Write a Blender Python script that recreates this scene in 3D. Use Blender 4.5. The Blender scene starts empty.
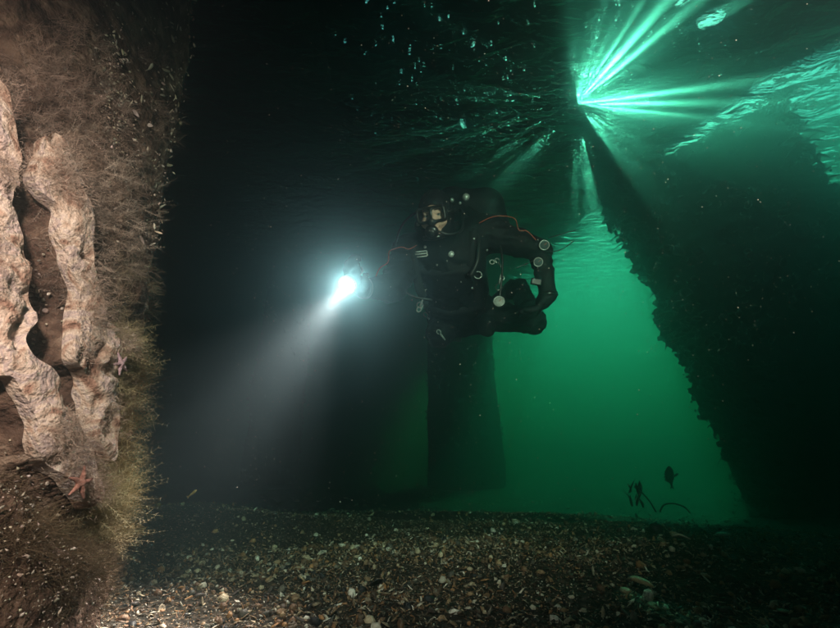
import bpy, bmesh, math, random
import numpy as np
from mathutils import Vector, Matrix

random.seed(7)
rng = np.random.default_rng(7)
scene = bpy.context.scene
COL = scene.collection

# ------------------------------------------------------------------ camera
FPX = 420.0
CAM = Vector((0.0, 0.0, 0.34))
PITCH = math.radians(19.0)
cam_data = bpy.data.cameras.new('camera')
cam_data.sensor_width = 36.0
cam_data.lens = 18.0
cam_data.clip_start = 0.02
cam_data.clip_end = 400.0
cam = bpy.data.objects.new('camera', cam_data)
COL.objects.link(cam)
cam.location = CAM
cam.rotation_euler = (math.radians(90) + PITCH, 0, 0)
scene.camera = cam
R_AX = Vector((1, 0, 0))
F_AX = Vector((0, math.cos(PITCH), math.sin(PITCH)))
U_AX = Vector((0, -math.sin(PITCH), math.cos(PITCH)))


def ray(px, py):
    return R_AX * ((px - 420.0) / FPX) + U_AX * ((314.0 - py) / FPX) + F_AX


def at(px, py, depth):
    return CAM + ray(px, py) * depth


def on_z(px, py, z):
    d = ray(px, py)
    return CAM + d * ((z - CAM.z) / d.z)


def proj_np(P):
    d = P - np.array(CAM)
    x = d[:, 0]
    u = d @ np.array(U_AX)
    f = np.maximum(d @ np.array(F_AX), 1e-3)
    return 420.0 + FPX * x / f, 314.0 - FPX * u / f


# ------------------------------------------------------------------ light
SUN_DIR = ray(577, 104).normalized()
sun_el = math.asin(SUN_DIR.z)
sun_az = math.atan2(SUN_DIR.x, SUN_DIR.y)
world = bpy.data.worlds.new('World')
scene.world = world
world.use_nodes = True
wn = world.node_tree
sky = wn.nodes.new('ShaderNodeTexSky')
sky.sky_type = 'NISHITA'
sky.sun_disc = False
sky.sun_elevation = sun_el
sky.sun_rotation = sun_az
wn.links.new(sky.outputs[0], wn.nodes['Background'].inputs[0])
wn.nodes['Background'].inputs[1].default_value = 0.14

sun_data = bpy.data.lights.new('sun', 'SUN')
sun_data.energy = 4.5
sun_data.angle = math.radians(0.5)
sun_data.color = (1.0, 0.90, 0.74)
sun = bpy.data.objects.new('sun', sun_data)
COL.objects.link(sun)
sun.rotation_euler = SUN_DIR.to_track_quat('Z', 'Y').to_euler()
sun.location = SUN_DIR * 60


def spot(name, loc, target, watts, cone, blend, color, radius):
    d = bpy.data.lights.new(name, 'SPOT')
    d.energy = watts
    d.spot_size = math.radians(cone)
    d.spot_blend = blend
    d.color = color
    d.shadow_soft_size = radius
    o = bpy.data.objects.new(name, d)
    COL.objects.link(o)
    o.location = loc
    o.rotation_euler = (Vector(loc) - Vector(target)).to_track_quat('Z', 'Y').to_euler()
    return o


# the photographer's two flash heads, one on either side of the lens
spot('camera_strobe', (-0.24, -0.10, 0.78), at(48, 335, 0.64), 30, 104, 1.0, (1.0, 0.58, 0.53), 0.04)
spot('camera_strobe', (0.78, -0.06, 0.98), at(445, 292, 2.0), 135, 84, 1.0, (1.0, 0.51, 0.45), 0.05)

scene.view_settings.view_transform = 'Standard'
scene.view_settings.look = 'None'
scene.view_settings.exposure = 1.45
scene.view_settings.gamma = 1.0
scene.view_settings.use_curve_mapping = False
cy = scene.cycles
cy.use_denoising = True
cy.denoiser = 'OPENIMAGEDENOISE'
cy.use_adaptive_sampling = False
cy.max_bounces = 8
cy.volume_bounces = 1
cy.transparent_max_bounces = 16
cy.sample_clamp_indirect = 3.0
cy.caustics_reflective = False
cy.caustics_refractive = False


# ------------------------------------------------------------------ helpers
def tag(o, label=None, cat=None, group=None, kind=None):
    if label:
        o['label'] = label
    if cat:
        o['category'] = cat
    if group:
        o['group'] = group
    if kind:
        o['kind'] = kind
    return o


def empty(name, loc=(0, 0, 0)):
    o = bpy.data.objects.new(name, None)
    COL.objects.link(o)
    o.location = loc
    o.empty_display_size = 0.1
    return o


def link(name, me, mat=None, parent=None, smooth=True):
    o = bpy.data.objects.new(name, me)
    COL.objects.link(o)
    if mat is not None and len(me.materials) == 0:
        me.materials.append(mat)
    if smooth:
        me.polygons.foreach_set('use_smooth', np.ones(len(me.polygons), dtype=bool))
    if parent is not None:
        o.parent = parent
        o.matrix_parent_inverse = Matrix.Translation(-parent.location)
    return o


def from_np(name, V, faces, col=None):
    """V (n,3), faces: array (m,k) or list of such arrays, col (n,3) optional"""
    me = bpy.data.meshes.new(name)
    if not isinstance(faces, list):
        faces = [faces]
    faces = [np.asarray(f, dtype=np.int32) for f in faces if len(f)]
    V = np.asarray(V, dtype=np.float32)
    loops = np.concatenate([f.ravel() for f in faces])
    tot = np.concatenate([np.full(len(f), f.shape[1], dtype=np.int32) for f in faces])
    start = np.concatenate([[0], np.cumsum(tot)[:-1]]).astype(np.int32)
    me.vertices.add(len(V))
    me.vertices.foreach_set('co', V.ravel())
    me.loops.add(len(loops))
    me.loops.foreach_set('vertex_index', loops)
    me.polygons.add(len(tot))
    me.polygons.foreach_set('loop_start', start)
    me.polygons.foreach_set('loop_total', tot)
    me.update(calc_edges=True)
    if col is not None:
        a = me.color_attributes.new('col', 'FLOAT_COLOR', 'POINT')
        c = np.ones((len(V), 4), dtype=np.float32)
        c[:, :3] = col
        a.data.foreach_set('color', c.ravel())
    me.validate()
    return me


def bm_mesh(name, bm):
    me = bpy.data.meshes.new(name)
    bmesh.ops.recalc_face_normals(bm, faces=bm.faces)
    bm.to_mesh(me)
    bm.free()
    return me


NROT = np.array(Matrix.Rotation(0.7, 3, 'X') @ Matrix.Rotation(0.9, 3, 'Y') @ Matrix.Rotation(0.5, 3, 'Z'))


def value_noise(P, scale, seed=0, octaves=3):
    """smooth numpy value noise of points (n,3) in about -1..1"""
    out = np.zeros(len(P))
    amp, tot = 1.0, 0.0
    for o in range(octaves):
        Q = (P @ NROT) * scale * (2.03 ** o) + 17.3 * (o + 1) + seed * 5.77
        i = np.floor(Q).astype(np.int64)
        f = Q - i
        f = f * f * (3 - 2 * f)

        def h(a, b, c):
            n = (a * 374761393 + b * 668265263 + c * 2147483647 + (seed + o) * 974711) & 0xFFFFFFFF
            n = ((n ^ (n >> 13)) * 1274126177) & 0xFFFFFFFF
            n = (n ^ (n >> 16)) & 0xFFFF
            return n / 32767.5 - 1.0
        x, y, z = i[:, 0], i[:, 1], i[:, 2]
        fx, fy, fz = f[:, 0], f[:, 1], f[:, 2]
        c00 = h(x, y, z) * (1 - fx) + h(x + 1, y, z) * fx
        c10 = h(x, y + 1, z) * (1 - fx) + h(x + 1, y + 1, z) * fx
        c01 = h(x, y, z + 1) * (1 - fx) + h(x + 1, y, z + 1) * fx
        c11 = h(x, y + 1, z + 1) * (1 - fx) + h(x + 1, y + 1, z + 1) * fx
        out += amp * ((c00 * (1 - fy) + c10 * fy) * (1 - fz) + (c01 * (1 - fy) + c11 * fy) * fz)
        tot += amp
        amp *= 0.5
    return out / tot


def mat_noise(name, stops, scale=8.0, rough=0.8, bump=0.0, bump_scale=None, spec=0.3, detail=6.0,
              vcol=False, metal=0.0, distort=0.0):
    m = bpy.data.materials.new(name)
    m.use_nodes = True
    nt = m.node_tree
    b = nt.nodes['Principled BSDF']
    b.inputs['Roughness'].default_value = rough
    b.inputs['Specular IOR Level'].default_value = spec
    b.inputs['Metallic'].default_value = metal
    tc = nt.nodes.new('ShaderNodeTexCoord')
    n = nt.nodes.new('ShaderNodeTexNoise')
    n.inputs['Scale'].default_value = scale
    n.inputs['Detail'].default_value = detail
    n.inputs['Distortion'].default_value = distort
    nt.links.new(tc.outputs['Object'], n.inputs['Vector'])
    r = nt.nodes.new('ShaderNodeValToRGB')
    els = r.color_ramp.elements
    while len(els) < len(stops):
        els.new(0.5)
    for e, (p, c) in zip(els, stops):
        e.position = p
        e.color = (*c, 1)
    nt.links.new(n.outputs['Fac'], r.inputs['Fac'])
    out = r.outputs['Color']
    if vcol:
        a = nt.nodes.new('ShaderNodeVertexColor')
        a.layer_name = 'col'
        mx = nt.nodes.new('ShaderNodeMix')
        mx.data_type = 'RGBA'
        mx.blend_type = 'MULTIPLY'
        mx.inputs['Factor'].default_value = 1.0
        nt.links.new(out, mx.inputs['A'])
        nt.links.new(a.outputs['Color'], mx.inputs['B'])
        out = mx.outputs['Result']
    nt.links.new(out, b.inputs['Base Color'])
    if bump > 0:
        n2 = nt.nodes.new('ShaderNodeTexNoise')
        n2.inputs['Scale'].default_value = bump_scale or scale * 4
        n2.inputs['Detail'].default_value = 8
        nt.links.new(tc.outputs['Object'], n2.inputs['Vector'])
        bp = nt.nodes.new('ShaderNodeBump')
        bp.inputs['Strength'].default_value = bump
        bp.inputs['Distance'].default_value = 0.01
        nt.links.new(n2.outputs['Fac'], bp.inputs['Height'])
        nt.links.new(bp.outputs['Normal'], b.inputs['Normal'])
    return m


def plain(name, c, rough=0.5, metal=0.0, spec=0.5):
    k = 0.75
    return mat_noise(name, [(0.3, tuple(v * k for v in c)), (0.7, c)], 25.0, rough, metal=metal, spec=spec)


def tube_np(pts, rad, n=6, cap=True):
    """tube along a polyline -> V, quads, (caps as tris)"""
    pts = [Vector(p) for p in pts]
    if not hasattr(rad, '__len__'):
        rad = [rad] * len(pts)
    V = []
    t0 = (pts[1] - pts[0]).normalized()
    ref = Vector((0, 0, 1)) if abs(t0.z) < 0.9 else Vector((1, 0, 0))
    nrm = t0.cross(ref).normalized()
    for i, p in enumerate(pts):
        t = (pts[min(i + 1, len(pts) - 1)] - pts[max(i - 1, 0)]).normalized()
        nrm = (nrm - t * nrm.dot(t)).normalized()
        bn = t.cross(nrm)
        for k in range(n):
            a = 2 * math.pi * k / n
            V.append(p + (nrm * math.cos(a) + bn * math.sin(a)) * rad[i])
    Q, T = [], []
    for i in range(len(pts) - 1):
        for k in range(n):
            Q.append((i * n + k, i * n + (k + 1) % n, (i + 1) * n + (k + 1) % n, (i + 1) * n + k))
    if cap:
        a, b = len(V), len(V) + 1
        V += [pts[0], pts[-1]]
        for k in range(n):
            T.append((a, (k + 1) % n, k))
            T.append((b, (len(pts) - 1) * n + k, (len(pts) - 1) * n + (k + 1) % n))
    return np.array([tuple(v) for v in V]), Q, T


def tube_obj(name, pts, rad, mat, parent=None, n=8):
    V, Q, T = tube_np(pts, rad, n)
    return link(name, from_np(name, V, [Q, T]), mat, parent)


def smooth_path(pts, n=6):
    pts = [Vector(p) for p in pts]
    out = []
    for i in range(len(pts) - 1):
        p0, p1, p2, p3 = pts[max(i - 1, 0)], pts[i], pts[i + 1], pts[min(i + 2, len(pts) - 1)]
        for k in range(n):
            t = k / n
            out.append(0.5 * ((2 * p1) + (p2 - p0) * t + (2 * p0 - 5 * p1 + 4 * p2 - p3) * t * t
                              + (3 * p1 - p0 - 3 * p2 + p3) * t ** 3))
    out.append(pts[-1])
    return out


def frame_from(zdir, xref=Vector((1, 0, 0))):
    z = Vector(zdir).normalized()
    x = (Vector(xref) - z * Vector(xref).dot(z)).normalized()
    y = z.cross(x)
    return Matrix((x, y, z)).transposed()


def lathe_obj(name, profile, origin, zdir, mat, parent=None, n=20, smooth=True, caps=True):
    """profile [(r,z)...] revolved about zdir"""
    M = frame_from(zdir, Vector((0.3, 0.2, 0.9)))
    V, Q = [], []
    for r, z in profile:
        for k in range(n):
            a = 2 * math.pi * k / n
            V.append(tuple(Vector(origin) + M @ Vector((r * math.cos(a), r * math.sin(a), z))))
    for i in range(len(profile) - 1):
        for k in range(n):
            Q.append((i * n + k, i * n + (k + 1) % n, (i + 1) * n + (k + 1) % n, (i + 1) * n + k))
    V = np.array(V)
    T = []
    for e in ((0, len(profile) - 1) if caps else ()):
        c = len(V)
        V = np.vstack([V, V[e * n:(e + 1) * n].mean(axis=0)])
        for k in range(n):
            a, b = e * n + k, e * n + (k + 1) % n
            T.append((c, b, a) if e == 0 else (c, a, b))
    return link(name, from_np(name, V, [Q, T]), mat, parent, smooth)


def box_obj(name, center, M, half, mat, parent=None, bevel=0.15):
    bm = bmesh.new()
    bmesh.ops.create_cube(bm, size=2.0)
    for v in bm.verts:
        v.co = Vector((v.co.x * half[0], v.co.y * half[1], v.co.z * half[2]))
    bmesh.ops.bevel(bm, geom=list(bm.edges), offset=min(half) * bevel * 2, segments=2, affect='EDGES', profile=0.5)
    for v in bm.verts:
        v.co = Vector(center) + M @ v.co
    return link(name, bm_mesh(name, bm), mat, parent, smooth=False)


# ---- signed distance fields meshed with surface nets
class Field:
    def __init__(self, lo, hi, h):
        self.lo, self.h = np.array(lo, float), h
        self.n = np.ceil((np.array(hi) - self.lo) / h).astype(int) + 1
        self.f = np.full(tuple(self.n), 1.0, dtype=np.float32)

    def region(self, lo, hi):
        a = np.clip(np.floor((np.array(lo) - self.lo) / self.h).astype(int), 0, self.n - 1)
        b = np.clip(np.ceil((np.array(hi) - self.lo) / self.h).astype(int) + 1, 1, self.n)
        sl = tuple(slice(i, j) for i, j in zip(a, b))
        g = np.meshgrid(*[self.lo[k] + self.h * np.arange(a[k], b[k]) for k in range(3)], indexing='ij')
        return sl, np.stack(g, axis=-1)

    def put(self, lo, hi, fn, k=0.03, op='add'):
        m = k + 3 * self.h
        sl, P = self.region(np.array(lo) - m, np.array(hi) + m)
        if P.size == 0:
            return
        d = fn(P)
        f = self.f[sl]
        if op == 'sub':
            d = -d
            hh = np.clip(0.5 - 0.5 * (f - d) / k, 0, 1)
            self.f[sl] = f * (1 - hh) + d * hh + k * hh * (1 - hh)
        else:
            hh = np.clip(0.5 + 0.5 * (f - d) / k, 0, 1)
            self.f[sl] = f * (1 - hh) + d * hh - k * hh * (1 - hh)

    def cone(self, a, b, ra, rb, k=0.03, op='add'):
        a, b = np.array(a, float), np.array(b, float)
        r = max(ra, rb)

        def fn(P):
            ab = b - a
            t = np.clip(((P - a) @ ab) / (ab @ ab), 0, 1)
            return np.linalg.norm(P - (a + t[..., None] * ab), axis=-1) - (ra + (rb - ra) * t)
        self.put(np.minimum(a, b) - r, np.maximum(a, b) + r, fn, k, op)

    def ell(self, c, M, rad, k=0.03, op='add'):
        c, Mn, rad = np.array(c, float), np.array(M), np.array(rad, float)
        r = rad.max()

        def fn(P):
            q = (P - c) @ Mn
            k0 = np.linalg.norm(q / rad, axis=-1)
            k1 = np.linalg.norm(q / (rad * rad), axis=-1)
            return k0 * (k0 - 1.0) / np.maximum(k1, 1e-6)
        self.put(c - r, c + r, fn, k, op)

    def box(self, c, M, half, rnd, k=0.01, op='add'):
        c, Mn, half = np.array(c, float), np.array(M), np.array(half, float)
        r = np.linalg.norm(half)

        def fn(P):
            q = np.abs((P - c) @ Mn) - (half - rnd)
            return np.linalg.norm(np.maximum(q, 0), axis=-1) + np.minimum(q.max(axis=-1), 0) - rnd
        self.put(c - r, c + r, fn, k, op)

    def mesh(self, name):
        f = self.f
        nx, ny, nz = f.shape
        s = f < 0
        acc = np.zeros((nx - 1, ny - 1, nz - 1, 3))
        cnt = np.zeros((nx - 1, ny - 1, nz - 1))
        corner = [(0, 0, 0), (1, 0, 0), (0, 1, 0), (1, 1, 0), (0, 0, 1), (1, 0, 1), (0, 1, 1), (1, 1, 1)]

        def sub(a, c):
            return a[c[0]:nx - 1 + c[0], c[1]:ny - 1 + c[1], c[2]:nz - 1 + c[2]]
        for i in range(8):
            for ax in range(3):
                c0 = corner[i]
                if c0[ax]:
                    continue
                c1 = list(c0)
                c1[ax] = 1
                f0, f1 = sub(f, c0), sub(f, c1)
                cr = sub(s, c0) != sub(s, c1)
                t = np.where(cr, f0 / np.where(cr, f0 - f1, 1), 0)
                for k in range(3):
                    acc[..., k] += np.where(cr, c0[k] + (t if k == ax else 0), 0)
                cnt += cr
        act = cnt > 0
        idx = np.full(act.shape, -1, dtype=np.int64)
        idx[act] = np.arange(act.sum())
        ijk = np.argwhere(act)
        V = self.lo + self.h * (ijk + acc[act] / cnt[act][:, None])
        quads = []
        for ax in range(3):
            o1, o2 = (ax + 1) % 3, (ax + 2) % 3
            sl0 = [slice(None)] * 3
            sl1 = [slice(None)] * 3
            sl0[ax], sl1[ax] = slice(0, -1), slice(1, None)
            e = s[tuple(sl0)] != s[tuple(sl1)]
            E = np.argwhere(e)
            E = E[(E[:, o1] > 0) & (E[:, o2] > 0) & (E[:, o1] < f.shape[o1] - 1) & (E[:, o2] < f.shape[o2] - 1)]
            inside = s[tuple(E.T)]

            def cell(d1, d2):
                q = E.copy()
                q[:, o1] -= d1
                q[:, o2] -= d2
                return idx[tuple(q.T)]
            Q = np.stack([cell(1, 1), cell(0, 1), cell(0, 0), cell(1, 0)], axis=1)
            Q[~inside] = Q[~inside][:, ::-1]
            quads.append(Q)
        return from_np(name, V, np.concatenate(quads))


# ------------------------------------------------------------------ setting
SURF_Z = 5.0
DECK_Z = 5.22


def ground_z(x, y):
    x, y = np.asarray(x, float), np.asarray(y, float)
    P = np.stack([x, y, np.zeros_like(x)], axis=-1).reshape(-1, 3)
    n = value_noise(P, 1.1, 3, 3).reshape(x.shape) * 0.05 + value_noise(P, 5.0, 4, 2).reshape(x.shape) * 0.012
    mound = 0.10 * np.exp(-(((x + 1.25) / 0.5) ** 2 + ((y - 2.5) / 0.55) ** 2))
    dip = -0.05 * np.exp(-(((x + 0.55) / 0.35) ** 2 + ((y - 1.9) / 0.4) ** 2))
    near = np.clip((np.hypot(x, y) - 0.5) / 0.8, 0, 1)
    r = np.hypot(x, y)
    slope = -0.095 * np.clip(r - 2.9, 0, 3.2)
    t = np.clip((r - 11.5) / 9.0, 0, 1)
    slope = slope + 1.5 * t * t * (3 - 2 * t)  # far bank added so the low green glow fades to dark
    return n * near + mound + dip + slope


M_seabed = mat_noise('seabed_silt', [(0.35, (0.008, 0.007, 0.006)), (0.54, (0.030, 0.022, 0.016)), (0.70, (0.13, 0.10, 0.075))],
                     60.0, 0.9, 0.8, 90.0, spec=0.15)
# one sheet, fine near the camera and coarser towards the horizon
def axis(near, far, step, grow):
    v = [0.0]
    s = step
    while v[-1] < far:
        if v[-1] > near:
            s *= grow
        v.append(v[-1] + s)
    return np.array(v)
ax_p = axis(4.0, 55.0, 0.05, 1.12)
ax_p *= 58.0 / ax_p[-1]
ax = np.concatenate([-ax_p[:0:-1], ax_p])
gx, gy = np.meshgrid(ax, ax, indexing='ij')
gz = ground_z(gx, gy)
n = len(ax)
gi = np.arange(n * n).reshape(n, n)
Q = np.stack([gi[:-1, :-1], gi[1:, :-1], gi[1:, 1:], gi[:-1, 1:]], axis=-1).reshape(-1, 4)
seabed = link('seabed', from_np('seabed', np.stack([gx, gy, gz], axis=-1).reshape(-1, 3), Q), M_seabed)
tag(seabed, 'dark silty seabed scattered with broken shells', kind='structure')

# rippled surface of the water, seen from below
M_surf = bpy.data.materials.new('water_surface')
M_surf.use_nodes = True
nt = M_surf.node_tree
nt.nodes.remove(nt.nodes['Principled BSDF'])
rf = nt.nodes.new('ShaderNodeBsdfRefraction')
rf.inputs['Roughness'].default_value = 0.05
rf.inputs['IOR'].default_value = 1.12
tr = nt.nodes.new('ShaderNodeBsdfTransparent')
mx0 = nt.nodes.new('ShaderNodeMixShader')
mx0.inputs[0].default_value = 0.35
nt.links.new(tr.outputs[0], mx0.inputs[1])
nt.links.new(rf.outputs[0], mx0.inputs[2])
gl = nt.nodes.new('ShaderNodeBsdfGlossy')
gl.inputs['Roughness'].default_value = 0.04
fr = nt.nodes.new('ShaderNodeFresnel')
fr.inputs['IOR'].default_value = 1.26
mx = nt.nodes.new('ShaderNodeMixShader')
nt.links.new(fr.outputs[0], mx.inputs[0])
nt.links.new(mx0.outputs[0], mx.inputs[1])
nt.links.new(gl.outputs[0], mx.inputs[2])
nt.links.new(mx.outputs[0], nt.nodes['Material Output'].inputs['Surface'])
tc = nt.nodes.new('ShaderNodeTexCoord')
mp = nt.nodes.new('ShaderNodeMapping')
mp.inputs['Scale'].default_value = (1.0, 2.2, 1.0)
mp.inputs['Rotation'].default_value = (0, 0, math.radians(40))
nz = nt.nodes.new('ShaderNodeTexNoise')
nz.inputs['Scale'].default_value = 2.2
nz.inputs['Detail'].default_value = 4
nz.inputs['Distortion'].default_value = 0.6
bp = nt.nodes.new('ShaderNodeBump')
bp.inputs['Strength'].default_value = 1.0
bp.inputs['Distance'].default_value = 0.10
nt.links.new(tc.outputs['Object'], mp.inputs['Vector'])
nt.links.new(mp.outputs[0], nz.inputs['Vector'])
nt.links.new(nz.outputs['Fac'], bp.inputs['Height'])
for nd in (gl, rf, fr):
    nt.links.new(bp.outputs[0], nd.inputs['Normal'])
sx = np.linspace(-57, 57, 200)
gx, gy = np.meshgrid(sx, sx, indexing='ij')
P = np.stack([gx, gy, np.zeros_like(gx)], axis=-1).reshape(-1, 3)
P[:, 2] = SURF_Z + 0.03 * value_noise(P, 0.8, 9, 2)
n = len(sx)
gi = np.arange(n * n).reshape(n, n)
Q = np.stack([gi[:-1, :-1], gi[1:, :-1], gi[1:, 1:], gi[:-1, 1:]], axis=-1).reshape(-1, 4)
surf = link('water', from_np('water', P, Q), M_surf)
tag(surf, 'rippled underside of the water surface overhead', kind='structure')

# the green water itself
M_haze = bpy.data.materials.new('green_water')
M_haze.use_nodes = True
nt = M_haze.node_tree
nt.nodes.remove(nt.nodes['Principled BSDF'])
pv = nt.nodes.new('ShaderNodeVolumePrincipled')
pv.inputs['Color'].default_value = (0.17, 0.26, 0.30, 1)
pv.inputs['Absorption Color'].default_value = (0.01, 0.63, 0.40, 1)
pv.inputs['Density'].default_value = 0.46
pv.inputs['Anisotropy'].default_value = 0.90
nt.links.new(pv.outputs[0], nt.nodes['Material Output'].inputs['Volume'])
bm = bmesh.new()
bmesh.ops.create_cube(bm, size=1.0)
for v in bm.verts:
    v.co = Vector((v.co.x * 120, v.co.y * 120, -3.6 if v.co.z < 0 else 5.6))
haze = link('haze', bm_mesh('haze', bm), M_haze, smooth=False)
tag(haze, 'green murky sea water filling the whole space', kind='stuff')

# ---- deck of the pier: a dark sheet overhead with a broken seam and holes shaped for the light
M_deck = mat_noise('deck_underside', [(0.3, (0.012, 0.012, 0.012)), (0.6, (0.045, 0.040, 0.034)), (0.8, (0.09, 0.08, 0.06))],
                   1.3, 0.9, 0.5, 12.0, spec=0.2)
deck = empty('pier_deck', (0, 4, DECK_Z))
tag(deck, 'dark pier deck overhead with a broken sunlit seam', 'pier deck')
EDGE = [(7.7, 1.6), (4.7, 4.42), (3.98, 6.3), (3.5, 7.9), (2.2, 13.0), (-4.0, 45.0)]


def inside_edge(x, y):
    ex = np.array([e[1] for e in EDGE])
    ey = np.array([e[0] for e in EDGE])
    lim = np.interp(y, ex, ey)
    lim = np.where(y < EDGE[0][1], 30.0, lim)
    return x < lim


SUN_GAPS = [(-64, -62, 10, 44), (-58, -55, 8, 60), (-52, -44, 5, 66), (-42.5, -36, 5, 70), (-34, -32.5, 9, 52), (-29, -28, 14, 40),  # fan of openings shaped to throw the sun shafts
            (-14.5, -13, 10, 46), (-10.5, -4, 5, 80), (-3, 2, 5, 74), (4, 8.5, 6, 64), (9, 10.5, 10, 48),
            (13, 14, 9, 44), (17, 18.3, 10, 40), (21, 22, 12, 44), (24.5, 26, 12, 36), (29, 30, 12, 40), (33, 34.5, 14, 36), (38, 39, 14, 38), (43, 44, 14, 34), (48, 49, 16, 32)]
CELL = 0.020
cx = np.arange(-1.2, 7.6, CELL)
cyy = np.arange(1.8, 9.0, CELL)
gx, gy = np.meshgrid(cx, cyy, indexing='ij')
jit = rng.uniform(-0.35, 0.35, gx.shape + (2,)) * CELL
V = np.stack([gx + jit[..., 0], gy + jit[..., 1], np.full_like(gx, DECK_Z)], axis=-1).reshape(-1, 3)
ccx, ccy = gx[:-1, :-1] + CELL / 2, gy[:-1, :-1] + CELL / 2
CC = np.stack([ccx.ravel(), ccy.ravel(), np.full(ccx.size, DECK_Z)], axis=-1)
hx, hy = proj_np(CC)
n1 = value_noise(np.stack([hx, hy, hx * 0], axis=-1), 1 / 14.0, 21, 2)
n2 = value_noise(np.stack([hx * 0 + 3, hy, hx * 0], axis=-1), 1 / 9.0, 22, 3)
# seam: fan of gaps and specks cut to shape sun rays and glints
rr = np.hypot(hx - 576, hy - 104)
aa = np.degrees(np.arctan2(hy - 104, hx - 576))
zero = hx * 0
coarse2 = value_noise(np.stack([(hx * 0.87 - hy * 0.5) / 60.0, (hx * 0.5 + hy * 0.87) / 16.0, zero], axis=-1), 1.0, 97, 2)
wig = 1.6 * value_noise(np.stack([rr / 12.0, aa / 6.0, zero], axis=-1), 1.0, 91, 2)
hole = np.zeros(len(hx), dtype=bool)
for a0, a1, r0, r1 in SUN_GAPS:
    a0, a1 = a0 + 0.28 * (a1 - a0), a1 - 0.28 * (a1 - a0)
    hole |= (aa + wig > a0) & (aa + wig < a1) & (rr > r0) & (rr < r1)
speck = value_noise(np.stack([hx, hy, zero], axis=-1), 1 / 2.6, 95, 1)
hole |= (np.abs(hx - 575 - 5 * n2) < 4.0) & (hy > 58) & (hy < 188) & (np.abs(hy - 104) > 14) & (hx > 574) & (rng.uniform(size=len(hx)) < 0.03)
hole |= (hx > 577.5) & (hx < 583) & (hy > 96) & (hy < 106) & (speck > 0.2)
hole |= (((hx - 581) / 9) ** 2 + ((hy - 147) / 16) ** 2 < 1) & (rng.uniform(size=len(hx)) < 0.06)
# small holes added left of the seam to give ripple glints
sn = value_noise(np.stack([(hx * 0.87 - hy * 0.5) / 16.0, (hx * 0.5 + hy * 0.87) / 3.6, hx * 0], axis=-1), 1.0, 31, 3)
region = ((hx - 520) / 68) ** 2 + ((hy - 116) / 52) ** 2
hole |= (sn > 0.12 + 0.3 * region) & (region < 1.25) & (hx < 556) & (rr > 34) & (rng.uniform(size=len(hx)) < 0.07)


def ell_hole(x, y, a, b, ang):
    c, s = math.cos(ang), math.sin(ang)
    dx, dy = hx - x, hy - y
    return ((dx * c + dy * s) / a) ** 2 + ((-dx * s + dy * c) / b) ** 2 < 1


# tiny holes added to let in hazy sunlight, denser round the seam
por = np.where(hx < 576, 0.015 * np.exp(-rr / 110.0), 0.026 * np.exp(-rr / 80.0)) + 0.0015
por = por * np.clip(1 + 1.5 * coarse2, 0, 2.2)
por = por * np.where(np.abs(aa + 8) < 60, 1.0, np.clip((rr - 45) / 130.0, 0, 1.0))
hole |= (rng.uniform(size=len(hx)) < por) & (rr > 9)
hole |= ell_hole(712, 20, 16, 6, -0.5)  # this and the openings below added to make surface glints
hole |= ell_hole(581, 143, 3.0, 6, 0.3) & (speck > 0.62)
hole |= ell_hole(583, 78, 3.5, 9, 0.5) & (speck > 0.45)
hole |= ell_hole(683, 2, 9, 3, -0.5)
hole |= ell_hole(588, 174, 6, 1.8, -0.6)
hole |= ell_hole(772, 108, 12, 2.5, -0.5)
hole |= ell_hole(466, 120, 5, 9, 0.3) & (n1 > -0.1)
keep = (~hole) & inside_edge(CC[:, 0], CC[:, 1])
n0, n1_ = gx.shape
gi = np.arange(n0 * n1_).reshape(n0, n1_)
Q = np.stack([gi[:-1, :-1], gi[1:, :-1], gi[1:, 1:], gi[:-1, 1:]], axis=-1).reshape(-1, 4)[keep]
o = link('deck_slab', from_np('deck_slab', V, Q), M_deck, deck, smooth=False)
md = o.modifiers.new('thick', 'SOLIDIFY')
md.thickness = 0.008
md.offset = 1.0
# slabs round it, overlapping a little higher up
def slab(poly, z, t):
    bm = bmesh.new()
    f = bm.faces.new([bm.verts.new((x, y, z)) for x, y in poly])
    r = bmesh.ops.extrude_face_region(bm, geom=[f])
    for v in r['geom']:
        if isinstance(v, bmesh.types.BMVert):
            v.co.z += t
    return link('deck_slab', bm_mesh('deck_slab', bm), M_deck, deck, smooth=False)
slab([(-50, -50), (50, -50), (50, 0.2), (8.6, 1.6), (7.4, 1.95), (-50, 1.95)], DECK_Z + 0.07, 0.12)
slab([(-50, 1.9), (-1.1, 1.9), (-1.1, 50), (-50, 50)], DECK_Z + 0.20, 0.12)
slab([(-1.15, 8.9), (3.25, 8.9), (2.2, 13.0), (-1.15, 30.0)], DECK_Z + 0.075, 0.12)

# ragged boards added along the deck's outer edge to streak the sunlight
M_board = mat_noise('added_board', [(0.3, (0.02, 0.018, 0.014)), (0.7, (0.07, 0.06, 0.045))], 6.0, 0.9, 0.4, 40.0, spec=0.2)
for (x0, y0), (x1, y1), cnt in (((5.0, 5.2), (3.5, 7.9), 4), ((3.5, 7.9), (2.2, 13.0), 6)):
    d = Vector((x1 - x0, y1 - y0, 0))
    nrm = Vector((d.y, -d.x, 0)).normalized()
    t = 0.0
    for i in range(cnt):
        t = (i + random.uniform(0.2, 0.8)) / cnt
        c = Vector((x0, y0, DECK_Z + 0.12 + 0.03 * (i % 2))) + d * t
        ln = random.uniform(0.25, 0.9)
        M = frame_from(Vector((0, 0, 1)), nrm + d.normalized() * random.uniform(-0.8, 0.8))
        box_obj('added_edge_board', c + nrm * (ln * 0.45), M, (ln, random.uniform(0.05, 0.3), 0.012), M_board, deck)

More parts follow.
